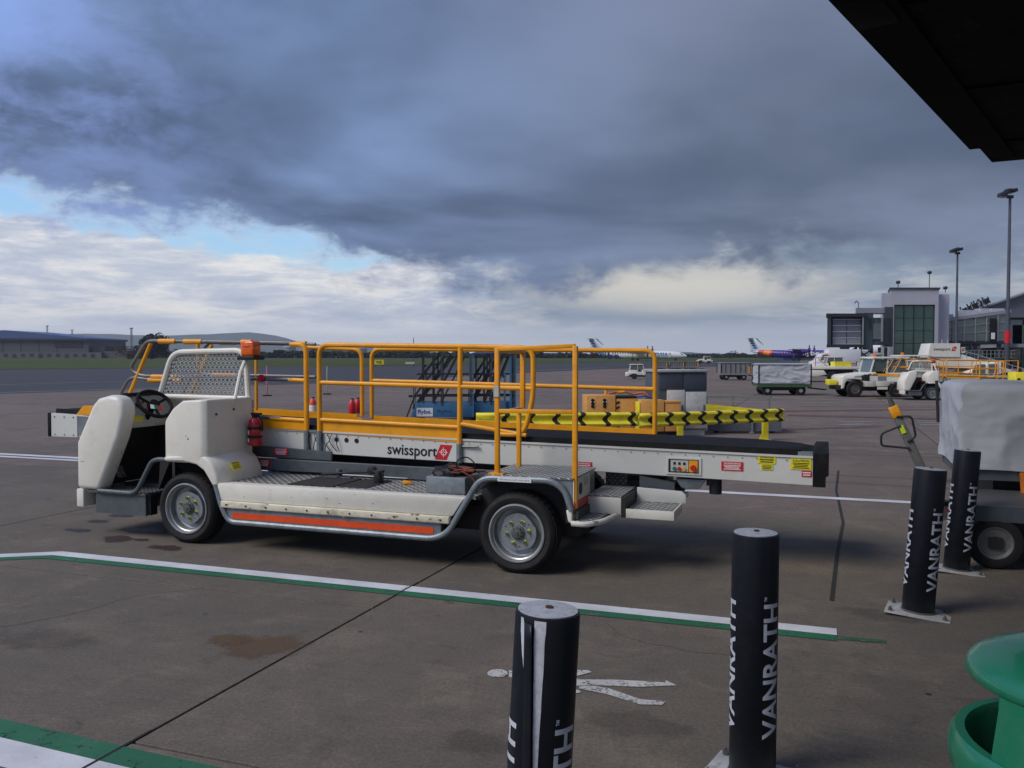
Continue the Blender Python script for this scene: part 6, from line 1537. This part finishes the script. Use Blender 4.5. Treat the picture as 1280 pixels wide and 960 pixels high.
def van(label, x, y, rz, col, s=1.0, box=True, grp='service vehicles near the jet bridge'):
    T = thing('service_van', label, 'van', (x, y, 0), rz, grp, s); m_ = mat('van_paint', col, .35, var=.04, scale=1, coat=.3)
    b = M(); b.prism([(0, .35), (.02, .95), (.55, 1.15), (.95, 1.85), (1.7, 1.95), (1.7, .35)], 0, 1.8); b.build('cab', m_, T, .05)
    b = M(); b.box(1.72, 5.2, -.05, 1.85, .5, 2.35 if box else 1.2); b.build('cargo_body', m_, T, .03); M().box(.1, 5.1, .2, 1.6, .25, .5).build('chassis', MCHAS, T)
    M().prism([(.62, 1.2), (.93, 1.78), (.99, 1.78), (.66, 1.2)], .1, 1.7).build('windscreen', MGL2, T); M().prism([(.80, 1.15), (1.10, 1.75), (1.6, 1.78), (1.6, 1.15)], -.012, .0).build('side_window', MGL2, T)
    for x_ in (.8, 4.2):
        for y_ in (.08, 1.72): veh_wheel(T, x_, y_, .33)
    M().cyl((1.3, .9, 2.0), .08, .12, 10).build('beacon', MAMB, T)
    for z in (.7,): M().box(1.8, 5.1, -.058, -.051, z, z+.10).build('reflective_band', MRED, T)
    return T
van('white box van left of the jet bridge leg', wx(1016, 95), 95, R(-3), (214, 214, 214)); van('white van with pale blue tint half hidden behind the jet bridge legs', wx(1040, 120), 120, R(4), (186, 198, 206))
van('green and white service van right of the jet bridge legs', wx(1082, 90), 90, R(-6), (150, 170, 150), 1.0, False)
tug('white tug farther back between the tarpaulin cart and the jet bridge', wx(1016, 74), 74, R(-8), 1.0, True, False)
bag_cart('long white covered dolly cart in front of the tower foot', wx(1080, 66), 66, R(2), 2.2, 1.2, True); bag_cart('grey curtain cart near the tower foot', wx(1128, 70), 70, R(-4), 2.2, 1.25, False)
# passenger stairs truck
ps = thing('passenger_stairs', 'white mobile passenger stairs with name board over the parked loader', 'passenger stairs', (wx(1155, 44), 44, 0), R(-3)); PS = 44/FPX
def SX(px): return (px-1155)*PS
def SZ(py): return EYE+(445-py)*PS
M().prism([(SX(1165), SZ(448)), (SX(1170), SZ(429)), (SX(1201), SZ(429)), (SX(1201), SZ(444))], .3, 1.9).build('platform_side', MW, ps, .02)
M().prism([(SX(1162), SZ(446)), (SX(1165), SZ(429)), (SX(1201), SZ(429)), (SX(1201), SZ(446))], .22, .28).build('name_board', MW, ps)
put_text('lettering', 'swissport', (SX(1179), .215, SZ(437)), (1,0,0), (0,0,1), MPBLK, ps, w=SX(1191)-SX(1168)-.1, h=.2, bold=.012); swissport_mark(ps, (SX(1196)-.1, .215, SZ(436)), (1,0,0), (0,0,1), .22)
M().prism([(SX(1172), SZ(446)), (SX(1205), SZ(443)), (SX(1228), SZ(451)), (SX(1290), SZ(470)), (SX(1290), SZ(478)), (SX(1230), SZ(462)), (SX(1172), SZ(458))], .3, 1.9).build('stair_flank', MW, ps, .02)
M().box(SX(1203)+.01, SX(1208), .28, 1.0, SZ(441), SZ(434)).build('end_board', MW, ps); swissport_mark(ps, (SX(1205.5), .27, SZ(437)), (1,0,0), (0,0,1), .15)
for i in range(9):
    x = SX(1214+i*7); z = SZ(448+i*2.4); M().box(x, x+.25, .35, 1.85, z-.03, z).build('stair_tread', MTD, ps)
b = M(); b.bar((SX(1208), .3, SZ(439)), (SX(1290), .3, SZ(464)), .04, .04)
for i in range(6): b.bar((SX(1210+i*14), .3, SZ(440+i*4.3)), (SX(1210+i*14), .3, SZ(447+i*4.5)), .03, .03)
b.build('hand_rail', MTP, ps)
M().prism([(SX(1200), SZ(478)), (SX(1205), SZ(466)), (SX(1240), SZ(452)), (SX(1248), SZ(452)), (SX(1248), SZ(478))], -.1, 1.6).build('cab', MW, ps, .03)
M().prism([(SX(1212), SZ(466)), (SX(1216), SZ(456)), (SX(1228), SZ(455)), (SX(1228), SZ(466))], -.13, -.105).build('window', MGL2, ps); M().prism([(SX(1231), SZ(466)), (SX(1231), SZ(455)), (SX(1244), SZ(455)), (SX(1244), SZ(466))], -.13, -.105).build('window', MGL2, ps)
M().box(SX(1160), SX(1300), .2, 1.7, .45, .75).build('chassis', MCHAS, ps)
for px in (1172, 1218, 1282): veh_wheel(ps, SX(px), .1, .38)
b = M()
for px in (1175, 1183, 1190): b.bar((SX(px), .6, SZ(430)), (SX(px), .6, SZ(424)), .05, .05)
b.build('top_rail', MTP, ps)
yb = thing('yellow_unit', 'small yellow ground unit at the right edge above the covered cart', 'generator', (wx(1270, 29), 29, 0)); M().box(0, .9, 0, .5, .45, 1.1-.05).build('housing', M_GY, yb, .03); M().cyl((.25, .2, 1.1), .05, .14, 10).build('lamp', MPBLK, yb); M().box(.05, .85, .05, .45, .1, .44).build('base', MCHAS, yb)
for x in (.1, .4): M().cyl((x, -.005, .8), .06, .02, 10, 'y').build('socket', MPBLK, yb)

# ================================================================= HAZE
hz = M().box(-9500, 9500, -1500, 9000, -1.05, 200).build('haze', bpy.data.materials.new('haze_air')); hz['kind'] = 'stuff'
hm = hz.data.materials[0]; hm.use_nodes = True; T_ = NT(hm.node_tree); T_.n.clear()
pv = T_.node('ShaderNodeVolumePrincipled'); pv.inputs['Color'].default_value = (.78, .86, 1.0, 1); pv.inputs['Density'].default_value = .00012; pv.inputs['Anisotropy'].default_value = .1
T_.l.new(pv.outputs[0], T_.node('ShaderNodeOutputMaterial').inputs['Volume'])
